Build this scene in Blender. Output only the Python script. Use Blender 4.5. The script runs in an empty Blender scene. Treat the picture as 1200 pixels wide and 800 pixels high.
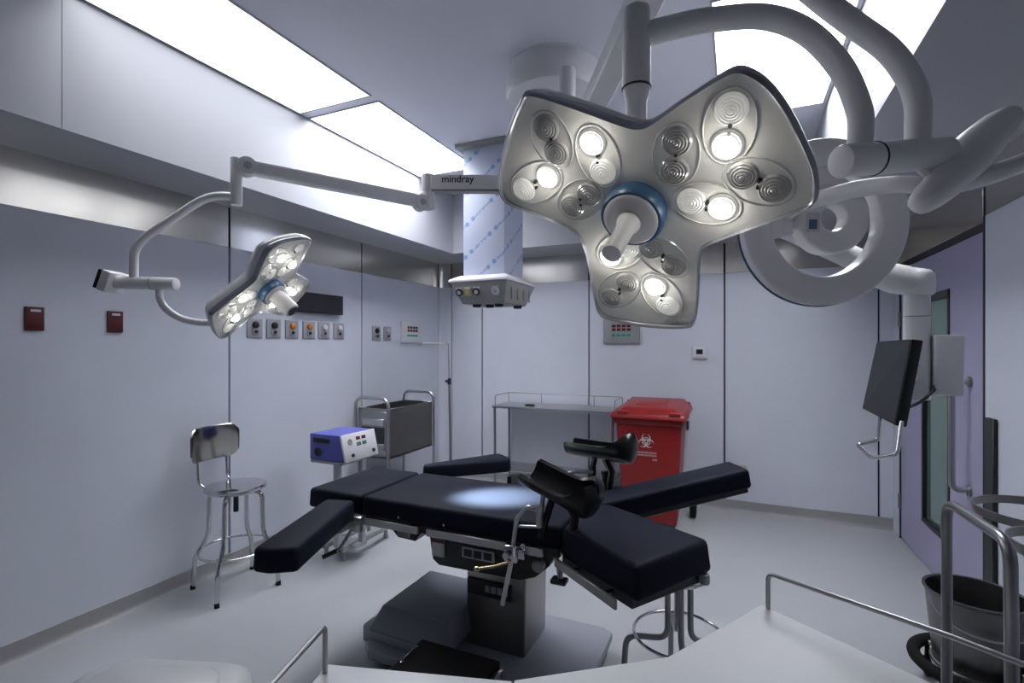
import bpy, bmesh, math, random
from mathutils import Vector, Matrix, Quaternion
random.seed(4)
PI = math.pi
SC = bpy.context.scene
COL = SC.collection
W = {}                                    # world matrix of every object built

# ------------------------------------------------------------------ materials
def mat(name, col, rough=.5, metal=0., emit=None, strength=0., noise=0., nscale=40., bump=0., bscale=200., stretch=None, trans=0., alpha=1., coat=0., spec=.5):
    m = bpy.data.materials.new(name); m.use_nodes = True
    nt = m.node_tree; b = nt.nodes['Principled BSDF']
    c = (*col, 1.)
    b.inputs['Base Color'].default_value = c
    b.inputs['Roughness'].default_value = rough
    b.inputs['Metallic'].default_value = metal
    b.inputs['Specular IOR Level'].default_value = spec
    b.inputs['Coat Weight'].default_value = coat
    b.inputs['Transmission Weight'].default_value = trans
    b.inputs['Alpha'].default_value = alpha
    if emit:
        b.inputs['Emission Color'].default_value = (*emit, 1.)
        b.inputs['Emission Strength'].default_value = strength
    if noise or bump:
        tc = nt.nodes.new('ShaderNodeTexCoord'); mp = nt.nodes.new('ShaderNodeMapping')
        nt.links.new(tc.outputs['Object'], mp.inputs['Vector'])
        if stretch: mp.inputs['Scale'].default_value = stretch
    if noise:
        n = nt.nodes.new('ShaderNodeTexNoise'); n.inputs['Scale'].default_value = nscale; n.inputs['Detail'].default_value = 4
        nt.links.new(mp.outputs[0], n.inputs['Vector'])
        r = nt.nodes.new('ShaderNodeMapRange')
        r.inputs['To Min'].default_value = max(.02, rough - noise); r.inputs['To Max'].default_value = rough + noise
        nt.links.new(n.outputs['Fac'], r.inputs['Value']); nt.links.new(r.outputs[0], b.inputs['Roughness'])
        mx = nt.nodes.new('ShaderNodeMix'); mx.data_type = 'RGBA'
        mx.inputs[6].default_value = tuple(v * .93 for v in col) + (1.,); mx.inputs[7].default_value = tuple(min(1, v * 1.05) for v in col) + (1.,)
        nt.links.new(n.outputs['Fac'], mx.inputs[0]); nt.links.new(mx.outputs[2], b.inputs['Base Color'])
    if bump:
        n2 = nt.nodes.new('ShaderNodeTexNoise'); n2.inputs['Scale'].default_value = bscale
        nt.links.new(mp.outputs[0], n2.inputs['Vector'])
        bp = nt.nodes.new('ShaderNodeBump'); bp.inputs['Strength'].default_value = bump; bp.inputs['Distance'].default_value = .002
        nt.links.new(n2.outputs['Fac'], bp.inputs['Height']); nt.links.new(bp.outputs[0], b.inputs['Normal'])
    return m

M = {}
M['wall'] = mat('wall_panel', (.60, .628, .71), .38, noise=.04, nscale=3)
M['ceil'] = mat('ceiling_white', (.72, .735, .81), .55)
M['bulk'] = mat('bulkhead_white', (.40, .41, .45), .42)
M['floor'] = mat('floor_vinyl', (.37, .38, .405), .36, noise=.06, nscale=6)
M['skirt'] = mat('skirting_vinyl', (.30, .295, .30), .5, noise=.05, nscale=8)
M['front'] = mat('front_wall', (.30, .30, .33), .5)
M['seam'] = mat('dark_seam', (.015, .015, .02), .6)
M['band'] = mat('brushed_steel_band', (.68, .655, .60), .20, 1., noise=.012, nscale=5, stretch=(1, 1, 30))
M['steel'] = mat('stainless_steel', (.50, .50, .51), .30, 1., noise=.02, nscale=3)
M['steel_dark'] = mat('dark_stainless', (.33, .32, .30), .32, 1., noise=.06, nscale=10)
M['bucket'] = mat('bucket_steel', (.20, .195, .19), .35, 1., noise=.06, nscale=10)
M['back_steel'] = mat('backrest_steel', (.40, .385, .36), .16, 1., noise=.03, nscale=4, stretch=(1, 8, 1))
M['chrome'] = mat('chrome', (.62, .62, .64), .1, 1.)
M['tube'] = mat('grey_tube', (.30, .30, .31), .3, .9)
M['top'] = mat('tabletop_steel', (.86, .86, .87), .28, .35)
M['white'] = mat('white_enamel', (.78, .77, .79), .35)
M['white_c'] = mat('cream_white', (.84, .83, .83), .4)
M['shell'] = mat('lamp_shell', (.78, .765, .78), .3, coat=.2)
M['rim'] = mat('lamp_rim', (.36, .375, .42), .22, .2, coat=.6)
M['face'] = mat('lamp_face', (.85, .835, .785), .36, .0, noise=.08, nscale=18, coat=.5)
M['lens_off'] = mat('lens_clear_grey', (.50, .495, .475), .15, .05, coat=.6)
M['lens_dim'] = mat('lens_glowing', (.6, .6, .58), .15, 0, (1., .98, .92), .26, coat=.6)
M['lens_on'] = mat('lens_lit', (.9, .9, .9), .3, 0, (1., .97, .9), 26.)
M['lens_rim'] = mat('lens_rim', (.72, .72, .70), .12, .3, coat=1.)
M['blue'] = mat('blue_ring', (.045, .12, .24), .35)
M['black'] = mat('black_plastic', (.008, .008, .009), .4)
M['screen'] = mat('black_screen', (.01, .011, .016), .35)
M['rubber'] = mat('black_rubber', (.008, .008, .008), .75, spec=.2)
M['vinyl'] = mat('navy_vinyl', (.0078, .0092, .0205), .62, bump=.05, bscale=350, spec=.13)
M['pu'] = mat('black_polyurethane', (.006, .006, .007), .3, spec=.4)
M['housing'] = mat('black_housing', (.010, .010, .013), .4)
M['base'] = mat('base_cover', (.33, .345, .40), .42, .15)
M['base_d'] = mat('base_cover_dark', (.19, .20, .24), .38, .2)
M['red'] = mat('red_plastic', (.245, .009, .009), .38, bump=.03, bscale=500)
M['dred'] = mat('dark_red', (.085, .008, .008), .4)
M['paper'] = mat('paper_white', (.6, .6, .6), .6)
M['pink'] = mat('label_pink', (.45, .30, .30), .6)
M['door'] = mat('door_lilac', (.36, .34, .50), .4)
M['glass'] = mat('tinted_glass', (.35, .50, .46), .06, trans=.75)
M['blue_box'] = mat('violet_blue_case', (.075, .085, .36), .4)
M['panel_w'] = mat('panel_white', (.62, .62, .65), .45)
M['grey'] = mat('grey_plastic', (.30, .30, .32), .45)
M['lgrey'] = mat('light_grey_plastic', (.42, .42, .45), .45)
M['plate'] = mat('outlet_plate', (.33, .335, .36), .4)
M['orange'] = mat('orange_knob', (.55, .20, .03), .4)
M['ledred'] = mat('led_red', (.085, .008, .008), .4)
M['ledgreen'] = mat('led_green', (.02, .28, .20), .4)
M['yellow'] = mat('yellow_label', (.45, .38, .05), .5)
M['ink'] = mat('ink_black', (.015, .015, .02), .5)
M['brass'] = mat('brass', (.50, .42, .25), .25, 1.)
def diffuser(name, L):
    # prismatic light panel: brightest straight down, weaker sideways
    m = mat(name, (.9, .9, .9), .6, 0, (.94, .958, 1.), L); nt = m.node_tree
    g = nt.nodes.new('ShaderNodeNewGeometry'); d = nt.nodes.new('ShaderNodeVectorMath'); d.operation = 'DOT_PRODUCT'
    nt.links.new(g.outputs['Normal'], d.inputs[0]); nt.links.new(g.outputs['Incoming'], d.inputs[1])
    q = nt.nodes.new('ShaderNodeMath'); q.operation = 'ABSOLUTE'; nt.links.new(d.outputs['Value'], q.inputs[0])
    w = nt.nodes.new('ShaderNodeMath'); w.operation = 'POWER'; w.inputs[1].default_value = 1.3; nt.links.new(q.outputs[0], w.inputs[0])
    k = nt.nodes.new('ShaderNodeMath'); k.operation = 'MULTIPLY'; k.inputs[1].default_value = L; nt.links.new(w.outputs[0], k.inputs[0])
    nt.links.new(k.outputs[0], nt.nodes['Principled BSDF'].inputs['Emission Strength']); return m
M['diff_near'] = diffuser('light_diffuser_near', 8.)
M['diff_far'] = diffuser('light_diffuser_far', 26.)
M['beige'] = mat('beige_plastic', (.42, .40, .36), .5)
M['pend'] = mat('pendant_grey', (.27, .27, .265), .4)
M['corr'] = mat('corridor_green', (.30, .42, .38), .6)

def film_material():
    # white protective film printed with blue dots and dashed diagonal writing
    m = bpy.data.materials.new('printed_film'); m.use_nodes = True
    nt = m.node_tree; N = nt.nodes; L = nt.links; b = N['Principled BSDF']; b.inputs['Roughness'].default_value = .35
    tc = N.new('ShaderNodeTexCoord'); sep = N.new('ShaderNodeSeparateXYZ'); L.new(tc.outputs['Object'], sep.inputs[0])
    def mth(op, a, bb=None, c=None):
        n = N.new('ShaderNodeMath'); n.operation = op
        for i, v in enumerate((a, bb, c)):
            if v is None: continue
            if isinstance(v, (int, float)): n.inputs[i].default_value = v
            else: L.new(v, n.inputs[i])
        return n.outputs[0]
    h = mth('ADD', sep.outputs[0], sep.outputs[1]); z = sep.outputs[2]
    u = mth('ADD', mth('MULTIPLY', h, .78), mth('MULTIPLY', z, .62)); v = mth('SUBTRACT', mth('MULTIPLY', z, .78), mth('MULTIPLY', h, .62))
    pv = mth('DIVIDE', v, .20); row = mth('FLOOR', pv); fv = mth('SUBTRACT', mth('FRACT', pv), .5)
    pu = mth('ADD', mth('DIVIDE', u, .28), mth('MULTIPLY', row, .37)); fu = mth('SUBTRACT', mth('FRACT', pu), .5)
    dv = mth('MULTIPLY', fv, .20); du = mth('MULTIPLY', fu, .28)
    # two dots at the ends of a line of writing
    d1 = mth('SQRT', mth('ADD', mth('POWER', mth('SUBTRACT', mth('ABSOLUTE', du), .105), 2), mth('POWER', dv, 2)))
    dot = mth('LESS_THAN', d1, .019)
    line = mth('MULTIPLY', mth('LESS_THAN', mth('ABSOLUTE', dv), .010), mth('LESS_THAN', mth('ABSOLUTE', du), .085))
    nz = N.new('ShaderNodeTexNoise'); nz.inputs['Scale'].default_value = 110; L.new(tc.outputs['Object'], nz.inputs['Vector'])
    line = mth('MULTIPLY', line, mth('MULTIPLY', mth('GREATER_THAN', nz.outputs['Fac'], .47), .6))
    f = mth('MAXIMUM', mth('MULTIPLY', dot, .65), line)
    mx = N.new('ShaderNodeMix'); mx.data_type = 'RGBA'; L.new(f, mx.inputs[0])
    mx.inputs[6].default_value = (.44, .48, .60, 1); mx.inputs[7].default_value = (.05, .17, .45, 1)
    L.new(mx.outputs[2], b.inputs['Base Color'])
    return m
M['film'] = film_material()

# ------------------------------------------------------------------ mesh tools
def fillet(pts, rad, seg=6):
    pts = [Vector(p) for p in pts]; out = [pts[0]]
    for i in range(1, len(pts) - 1):
        a, b, c = pts[i - 1], pts[i], pts[i + 1]
        r = min(rad, (a - b).length * .49, (c - b).length * .49)
        p, q = b + (a - b).normalized() * r, b + (c - b).normalized() * r
        for k in range(seg + 1):
            t = k / seg; out.append(p * (1 - t) ** 2 + b * 2 * t * (1 - t) + q * t ** 2)
    out.append(pts[-1]); return out

def smooth_path(pts, n=6, closed=False):
    pts = [Vector(p) for p in pts]; out = []; N = len(pts)
    rng = range(N if closed else N - 1)
    for i in rng:
        if closed: p0, p1, p2, p3 = pts[i - 1], pts[i], pts[(i + 1) % N], pts[(i + 2) % N]
        else: p0, p1, p2, p3 = pts[max(i - 1, 0)], pts[i], pts[i + 1], pts[min(i + 2, N - 1)]
        for k in range(n):
            t = k / n
            out.append(.5 * ((2 * p1) + (p2 - p0) * t + (2 * p0 - 5 * p1 + 4 * p2 - p3) * t * t + (3 * p1 - p0 - 3 * p2 + p3) * t ** 3))
    if not closed: out.append(pts[-1])
    return out

def frame_z(d):
    return Vector(d).normalized().to_track_quat('Z', 'Y').to_matrix().to_4x4()

class MB:
    def __init__(s): s.bm = bmesh.new()
    def _add(s, t, m=None):
        if m is not None: bmesh.ops.transform(t, matrix=m, verts=t.verts)
        me = bpy.data.meshes.new('tmp'); t.to_mesh(me); t.free(); s.bm.from_mesh(me); bpy.data.meshes.remove(me); return s
    def box(s, lo, hi, bev=0., seg=2, m=None):
        t = bmesh.new(); bmesh.ops.create_cube(t, size=1)
        for v in t.verts: v.co = Vector((lo[i] + (hi[i] - lo[i]) * (v.co[i] + .5) for i in range(3)))
        if bev: bmesh.ops.bevel(t, geom=list(t.edges), offset=bev, segments=seg, profile=.5, affect='EDGES', clamp_overlap=True)
        return s._add(t, m)
    def hexa(s, b, tp, bev=0., seg=2):          # bottom 4 and top 4 corners
        t = bmesh.new(); vb = [t.verts.new(Vector(p)) for p in b]; vt = [t.verts.new(Vector(p)) for p in tp]; n = len(b)
        t.faces.new(vb[::-1]); t.faces.new(vt)
        for i in range(n): t.faces.new((vb[i], vb[(i + 1) % n], vt[(i + 1) % n], vt[i]))
        bmesh.ops.recalc_face_normals(t, faces=t.faces)
        if bev: bmesh.ops.bevel(t, geom=list(t.edges), offset=bev, segments=seg, profile=.5, affect='EDGES', clamp_overlap=True)
        return s._add(t)
    def prism(s, poly, z0, z1, bev=0., seg=2, m=None):
        t = bmesh.new(); vb = [t.verts.new((p[0], p[1], z0)) for p in poly]; vt = [t.verts.new((p[0], p[1], z1)) for p in poly]; n = len(poly)
        fb = t.faces.new(vb[::-1]); ft = t.faces.new(vt)
        for i in range(n): t.faces.new((vb[i], vb[(i + 1) % n], vt[(i + 1) % n], vt[i]))
        bmesh.ops.recalc_face_normals(t, faces=t.faces)
        if bev:
            es = list(fb.edges) + list(ft.edges)
            bmesh.ops.bevel(t, geom=es, offset=bev, segments=seg, profile=.5, affect='EDGES', clamp_overlap=True)
        return s._add(t, m)
    def loft(s, rings, cap0=True, cap1=True, closed=True, m=None):
        t = bmesh.new(); R = [[t.verts.new(Vector(p)) for p in r] for r in rings]; n = len(R[0])
        for a, b in zip(R, R[1:]):
            for i in range(n if closed else n - 1): t.faces.new((a[i], a[(i + 1) % n], b[(i + 1) % n], b[i]))
        if cap0: t.faces.new(R[0][::-1])
        if cap1: t.faces.new(R[-1])
        bmesh.ops.recalc_face_normals(t, faces=t.faces)
        return s._add(t, m)
    def cyl(s, p0, p1, r0, r1=None, n=24, bev=0.):
        p0, p1 = Vector(p0), Vector(p1); r1 = r0 if r1 is None else r1; L = (p1 - p0).length
        prof = [(r0, 0), (r1, L)] if not bev else [(r0 - bev, 0), (r0 - bev * .3, bev * .3), (r0, bev), (r1, L - bev), (r1 - bev * .3, L - bev * .3), (r1 - bev, L)]
        return s.lathe(prof, Matrix.Translation(p0) @ frame_z(p1 - p0), n)
    def lathe(s, prof, m=None, n=28, cap0=True, cap1=True):
        rings = [[(r * math.cos(2 * PI * k / n), r * math.sin(2 * PI * k / n), z) for k in range(n)] for r, z in prof]
        return s.loft(rings, cap0, cap1, True, m)
    def tube(s, pts, r, n=12, closed=False):
        pts = [Vector(p) for p in pts]; N = len(pts); rr = r if isinstance(r, (list, tuple)) else [r] * N
        if len(rr) != N: rr = [rr[0] + (rr[-1] - rr[0]) * i / (N - 1) for i in range(N)]
        T = []
        for i in range(N):
            a = pts[i - 1] if (i or closed) else pts[i]; b = pts[(i + 1) % N] if (i < N - 1 or closed) else pts[i]
            T.append((b - a).normalized())
        up = Vector((0, 0, 1)) if abs(T[0].z) < .9 else Vector((1, 0, 0))
        u = T[0].cross(up).normalized(); rings = []
        for i in range(N):
            if i: u = (T[i - 1].rotation_difference(T[i]) @ u)
            u = (u - T[i] * u.dot(T[i])).normalized(); v = T[i].cross(u)
            rings.append([pts[i] + (u * math.cos(2 * PI * k / n) + v * math.sin(2 * PI * k / n)) * rr[i] for k in range(n)])
        if closed: rings.append(rings[0]); return s.loft(rings, False, False)
        return s.loft(rings)
    def torus(s, c, R, r, m=None, n=40, k=10, sx=1., sy=1.):
        pts = [Vector((R * sx * math.cos(2 * PI * i / n), R * sy * math.sin(2 * PI * i / n), 0)) for i in range(n)]
        mm = Matrix.Translation(Vector(c)) @ (m or Matrix())
        return s.tube([mm @ p for p in pts], r, k, True)
    def mesh(s, name, angle=38):
        me = bpy.data.meshes.new(name)
        bmesh.ops.remove_doubles(s.bm, verts=s.bm.verts, dist=1e-6)
        s.bm.to_mesh(me); s.bm.free()
        for p in me.polygons: p.use_smooth = True
        me.set_sharp_from_angle(angle=math.radians(angle)); return me

def thing(name, label, cat, loc=(0, 0, 0), rz=0., group=None, mtx=None):
    o = bpy.data.objects.new(name, None); COL.objects.link(o); o.empty_display_size = .1
    W[o] = mtx if mtx is not None else Matrix.Translation(Vector(loc)) @ Matrix.Rotation(rz, 4, 'Z')
    o.matrix_world = W[o]; o['label'] = label; o['category'] = cat
    if group: o['group'] = group
    return o
def part(name, mb, m, parent=None, local=False, angle=38, label=None):
    """link one mesh; its points are given in room coordinates unless local"""
    me = mb.mesh(name, angle); o = bpy.data.objects.new(name, me); COL.objects.link(o); me.materials.append(M[m])
    if parent is not None:
        o.parent = parent; W[o] = W[parent]
        if not local: me.transform(W[parent].inverted())
    else: W[o] = Matrix()
    if label: o['label'] = label
    return o
def single(name, mb, m, label, cat, group=None, base=None, angle=38):
    o = part(name, mb, m, None, True, angle); o['label'] = label; o['category'] = cat
    if group: o['group'] = group
    if base is not None:
        o.data.transform(Matrix.Translation(-Vector(base))); o.location = base; W[o] = Matrix.Translation(Vector(base))
    return o
def struct(name, mb, m, parent=None):
    o = part(name, mb, m, parent); 
    if parent is None: o['kind'] = 'structure'
    return o
def text_mesh(body, size, depth):
    cu = bpy.data.curves.new('txt', 'FONT'); cu.body = body; cu.size = size; cu.extrude = depth; cu.offset = size * .012
    o = bpy.data.objects.new('txt', cu); COL.objects.link(o)
    dg = bpy.context.evaluated_depsgraph_get(); me = bpy.data.meshes.new_from_object(o.evaluated_get(dg))
    bpy.data.objects.remove(o); mb = MB(); mb.bm.from_mesh(me); bpy.data.meshes.remove(me); bpy.data.curves.remove(cu); return mb
def basis(o, x, y, z):
    m = Matrix((x, y, z)).transposed().to_4x4(); m.translation = Vector(o); return m

# ------------------------------------------------------------------ the room
XL, XR, YB, YF = -3.34, 1.22, 5.32, -3.2
ZS, ZC, ZB = 2.595, 3.24, 2.30            # soffit, raised ceiling, bottom of the steel band
G = .0075
struct('floor', MB().box((XL - .15, YF - .15, -.08), (XR + .15, YB + .15, 0)), 'floor')
def wall_panels(fixed, lo_edges, axis, z0, z1, th=.03):
    mb = MB()
    for a, b in zip(lo_edges, lo_edges[1:]):
        if axis == 'L': mb.box((fixed - th, a + G, z0), (fixed, b - G, z1), .002, 1)
        elif axis == 'R': mb.box((fixed, a + G, z0), (fixed + th, b - G, z1), .002, 1)
        else: mb.box((a + G, fixed, z0), (b - G, fixed + th, z1), .002, 1)
    return mb
eL = [YF, -.32, 1.075, 2.473, 3.870, 5.247]
wl = struct('wall_left', MB().box((XL - .15, YF - .15, 0), (XL - .03, YB + .15, 3.4)), 'seam')
struct('wall_panel', wall_panels(XL, eL, 'L', 0, ZB), 'wall', wl)
struct('steel_band', wall_panels(XL, eL, 'L', ZB, ZS + .02), 'band', wl)
eB = [-3.203, -2.779, -1.477, -.121, 1.121, 1.30]
wb = struct('wall_back', MB().box((XL - .15, YB + .03, 0), (XR + .15, YB + .15, 3.4)), 'seam')
struct('wall_panel', wall_panels(YB, eB, 'B', 0, ZB), 'wall', wb)
struct('steel_band', wall_panels(YB, eB, 'B', ZB, ZS + .02), 'band', wb)
# coved corner between the two
def cove(z0, z1):
    a, b = Vector((XL, 5.247 + .004, 0)), Vector((-3.203 - .004, YB, 0)); c = Vector((XL + .022, YB - .016, 0)); ps = []
    for k in range(7):
        t = k / 6; ps.append(a * (1 - t) ** 2 + (a * .0 + c) * 2 * t * (1 - t) + b * t ** 2)
    ps += [Vector((-3.203 - .004, YB + .03, 0)), Vector((XL - .03, YB + .03, 0)), Vector((XL - .03, 5.251, 0))]
    return MB().prism([(p.x, p.y) for p in ps], z0, z1)
struct('corner_panel', cove(0, ZB), 'wall', wb); struct('steel_band', cove(ZB, ZS + .02), 'band', wb)
eR = [YF, -.6, 1.4, 3.55 - .006]
wr = struct('wall_right', MB().box((XR + .03, YF - .15, 0), (XR + .12, 3.56, 3.4)).box((XR + .03, 3.56, 2.26), (XR + .12, YB + .15, 3.4)).box((XR + .06, 5.14, 0), (XR + .12, YB + .15, 2.3)), 'seam')
struct('wall_panel', wall_panels(XR, eR, 'R', 0, ZB), 'wall', wr)
struct('steel_band', wall_panels(XR, eR, 'R', ZB, ZS + .02).box((XR, 3.565, 2.27), (XR + .03, YB, ZS + .02), .002, 1), 'band', wr)
struct('wall_front', MB().box((XL - .15, YF - .15, 0), (XR + .15, YF, 3.4)), 'front')
ce = struct('ceiling', MB().box((XL - .15, YF - .15, ZC), (XR + .15, YB + .15, ZC + .12)), 'ceil')
bk = MB().box((XL - .1, 1.264 + .003, ZS), (-2.84, YB + .1, ZC + .02)).box((XL - .1, YF, ZS), (-2.84, 1.264 - .003, ZC + .02)).box((XL - .1, 1.25, ZS + .0004), (-2.8425, 1.28, ZC))
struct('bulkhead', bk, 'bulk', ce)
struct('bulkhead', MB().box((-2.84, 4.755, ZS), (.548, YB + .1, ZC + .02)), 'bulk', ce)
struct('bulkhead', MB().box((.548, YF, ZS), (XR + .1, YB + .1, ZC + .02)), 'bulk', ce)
# coved skirting
def skirt(pts):
    prof = [(0, 0), (.030, 0), (.016, .008), (.008, .02), (.006, .035), (.006, .100), (0, .104)]
    return prof
def skirt_run(p0, p1, nrm):
    p0, p1, n = Vector(p0), Vector(p1), Vector(nrm)
    pr = skirt(None); return MB().loft([[p + n * a + Vector((0, 0, z)) for a, z in pr] for p in (p0, p1)])
struct('baseboard_left', skirt_run((XL, YF, 0), (XL, 5.26, 0), (1, 0, 0)), 'skirt')
struct('baseboard_back', skirt_run((-3.21, YB, 0), (1.235, YB, 0), (0, -1, 0)), 'skirt')
struct('baseboard_right', skirt_run((XR, YF, 0), (XR, 3.53, 0), (-1, 0, 0)), 'skirt')
struct('trim_1', MB().prism([(XL, 5.247), (XL + .012, 5.245), (-3.20, YB - .012), (-3.20, YB)], 0, .102), 'skirt')

# sliding door in the right wall with a tall window, a corridor behind it
DX = XR + .012
d = thing('door_1', 'lilac hinged door with tall dark-framed window and long steel pull handle', 'door', (DX, 4.35, 0)); del d['category']; d['kind'] = 'structure'
y0, y1, zt = 3.565, 5.125, 2.225
wy0, wy1, wz0, wz1 = 4.075, 4.60, .315, 1.955
lf = MB()
for a, b, z0, z1 in ((y0, wy0, .012, zt), (wy1, y1, .012, zt), (wy0, wy1, .012, wz0), (wy0, wy1, wz1, zt)): lf.box((DX, a, z0), (DX + .045, b, z1))
part('leaf', lf, 'door', d)
fr = MB()
for a, b, z0, z1 in ((wy0 - .004, wy0 + .028, wz0, wz1), (wy1 - .028, wy1 + .004, wz0, wz1), (wy0, wy1, wz0 - .004, wz0 + .03), (wy0, wy1, wz1 - .045, wz1 + .004)): fr.box((DX - .006, a, z0), (DX + .05, b, z1), .002, 1)
wf = part('window_frame', fr, 'black', d)
part('pane', MB().box((DX + .018, wy0 + .02, wz0 + .02), (DX + .026, wy1 - .02, wz1 - .03)), 'glass', wf)
ph = MB().tube(fillet([(DX, 3.764, 1.386), (DX - .085, 3.764, 1.386), (DX - .085, 3.764, .75), (DX, 3.764, .75)], .06, 8), .0165, 14)
h = part('pull_handle', ph, 'steel', d)
for z in (1.386, .75): part('flange', MB().cyl((DX - .016, 3.764, z), (DX + .001, 3.764, z), .032, .032, 24, .004), 'steel_dark', h)
for z in (.25, .95, 1.75): part('hinge', MB().cyl((DX - .012, 5.122, z), (DX - .012, 5.122, z + .12), .012, .012, 12), 'steel_dark', d)
jb = struct('trim_2', MB().box((XR - .002, 3.538, 0), (XR + .05, 3.562, ZB), .002, 1).box((XR + .002, 3.562, 2.228), (XR + .05, 5.14, 2.272)).box((XR + .004, 5.128, 0), (XR + .05, 5.146, 2.26)), 'seam')
struct('trim_3', MB().box((XR + .002, 5.146, 0), (XR + .05, YB + .02, 2.26)), 'wall')
cr = MB().box((XR + 1.3, 3.0, 0), (XR + 1.36, 5.8, 2.6)).box((XR + .12, 2.95, 0), (XR + 1.36, 3.0, 2.6)).box((XR + .12, 5.8, 0), (XR + 1.36, 5.85, 2.6)).box((XR + .12, 2.95, 2.6), (XR + 1.36, 5.85, 2.66)).box((XR + .16, 2.95, -.06), (XR + 1.36, 5.85, -.001))
struct('wall_corridor', cr, 'corr')

# black strip on the wall beside the door
single('corner_guard', MB().box((XR - .022, 3.385, .105), (XR - .001, 3.485, 1.215), .004, 1), 'black', 'tall narrow black strip on the grey wall beside the lilac door', 'wall guard', base=(XR - .01, 3.435, .105))

# ------------------------------------------------------------------ ceiling lights
def ceiling_light(x0, x1, y0, y1, label, near):
    t = thing('ceiling_light', label, 'ceiling light', ((x0 + x1) / 2, (y0 + y1) / 2, ZC), group='glowing ceiling panels')
    w = .012; f = MB()
    for a in ((x0 - w, y0 - w, x0, y1 + w), (x1, y0 - w, x1 + w, y1 + w), (x0, y0 - w, x1, y0), (x0, y1, x1, y1 + w)): f.box((a[0], a[1], ZC - .006), (a[2], a[3], ZC + .01))
    part('frame', f, 'lgrey', t)
    part('diffuser', MB().box((x0, y0, ZC - .004), (x1, y1, ZC + .004)), 'diff_near' if near else 'diff_far', t)
ceiling_light(-2.822, -2.212, 1.27, 2.630, 'long bright ceiling panel nearer the camera along the left bulkhead', True)
ceiling_light(-2.822, -2.212, 2.728, 4.098, 'long bright ceiling panel farther away, beside the film-wrapped ceiling column', False)
ceiling_light(-.112, .520, 2.59, 3.960, 'bright square-looking ceiling panel above the big lamp, right side of room', False)

# ------------------------------------------------------------------ wall fittings
def card(y0, y1, label):
    t = thing('call_panel', label, 'wall panel', (XL, (y0 + y1) / 2, 1.735), group='red wall panels')
    part('case', MB().box((XL - .002, y0, 1.673), (XL + .012, y1, 1.797), .003, 2), 'dred', t)
    part('label_plate', MB().box((XL + .012, y0 + .022, 1.772), (XL + .0135, y1 - .016, 1.784)), 'paper', t, label='small white label strip')
card(1.329, 1.409, 'dark red rectangular wall panel nearest the left edge of the photo')
card(1.700, 1.780, 'dark red rectangular wall panel below the small lamp arm, second from the left edge')
t = thing('wall_display', 'long black wall display box above the row of gas outlets', 'wall display', (XL, 3.31, 1.95))
part('case', MB().box((XL - .002, 3.04, 1.872), (XL + .05, 3.565, 2.043), .006, 2), 'black', t)
part('screen', MB().box((XL + .05, 3.06, 1.890), (XL + .0515, 3.545, 2.025)), 'screen', t)

def outlet(yc, w, h, zc, knob, label, grp):
    t = thing('gas_outlet', label, 'gas outlet', (XL, yc, zc), group=grp)
    X = XL - .002
    part('plate', MB().box((X, yc - w / 2, zc - h / 2), (X + .012, yc + w / 2, zc + h / 2), .008, 3), 'plate', t)
    part('knob', MB().lathe([(.026, 0), (.026, .014), (.022, .02), (.010, .024)], Matrix.Translation((X + .012, yc, zc + .026)) @ frame_z((1, 0, 0))), knob, t)
    part('port', MB().box((X + .012, yc - .028, zc - .05), (X + .020, yc + .028, zc - .008), .004, 2), 'grey', t)
    part('port_socket', MB().lathe([(.012, 0), (.012, .012), (.007, .012)], Matrix.Translation((X + .018, yc, zc - .027)) @ frame_z((1, 0, 0)), 16), 'black', t)
g6 = 'gas outlets in the row of six'
for yc, k, lb in ((2.677, 'black', 'grey gas outlet with black knob, nearest in the row of six under the small lamp'),
                  (2.848, 'black', 'grey gas outlet with black knob, second in the row of six'),
                  (3.024, 'orange', 'grey gas outlet with orange knob, the nearer of the two orange ones'),
                  (3.204, 'orange', 'grey gas outlet with orange knob, the farther of the two orange ones'),
                  (3.373, 'panel_w', 'grey gas outlet with white knob, beside the farther orange one'),
                  (3.555, 'panel_w', 'grey gas outlet with white knob, last in the row of six')):
    outlet(yc, .135, .148, 1.727, k, lb, g6)
outlet(4.08, .13, .148, 1.717, 'black', 'grey wall outlet with dark knob, past the wall seam', 'outlet pair beside the alarm panel')
outlet(4.255, .12, .148, 1.718, 'lgrey', 'plain grey wall outlet between dark-knobbed outlet and alarm panel', 'outlet pair beside the alarm panel')

def alarm(origin, ux, nrm, w, h, casemat, label):
    t = thing('alarm_panel', label, 'alarm panel', origin, group='gas alarm panels')
    o, ux, n = Vector(origin), Vector(ux), Vector(nrm); m = basis(o, ux, Vector((0, 0, 1)), n)
    part('case', MB().box((-w / 2, -h / 2, -.002), (w / 2, h / 2, .03), .004, 2, m), casemat, t)
    for r in range(2):
        for k in range(4):
            part('led', MB().box((-w * .26 + k * w * .14, .0 + r * h * .15, .031), (-w * .26 + k * w * .14 + w * .105, .0 + r * h * .15 + h * .11, .034), 0, 1, m), 'ledred', t)
    for k in range(4):
        part('button', MB().box((-w * .27 + k * w * .14, -h * .22, .03), (-w * .27 + k * w * .14 + w * .11, -h * .13, .033), 0, 1, m), 'ledgreen', t)
alarm((XL, 4.665, 1.744), (0, 1, 0), (1, 0, 0), .36, .235, 'panel_w', 'white alarm panel with red and green rows, near the room corner')
alarm((-1.12, YB, 1.746), (1, 0, 0), (0, -1, 0), .375, .256, 'grey', 'grey alarm panel with red and green rows, under the big lamp')
t = thing('thermostat', 'small white thermostat with black display on the back wall', 'thermostat', (-.348, YB, 1.52))
part('case', MB().box((-.418, YB - .025, 1.462), (-.278, YB + .002, 1.580), .006, 2), 'panel_w', t)
part('screen', MB().box((-.378, YB - .0265, 1.508), (-.318, YB - .024, 1.556)), 'screen', t)
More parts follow.
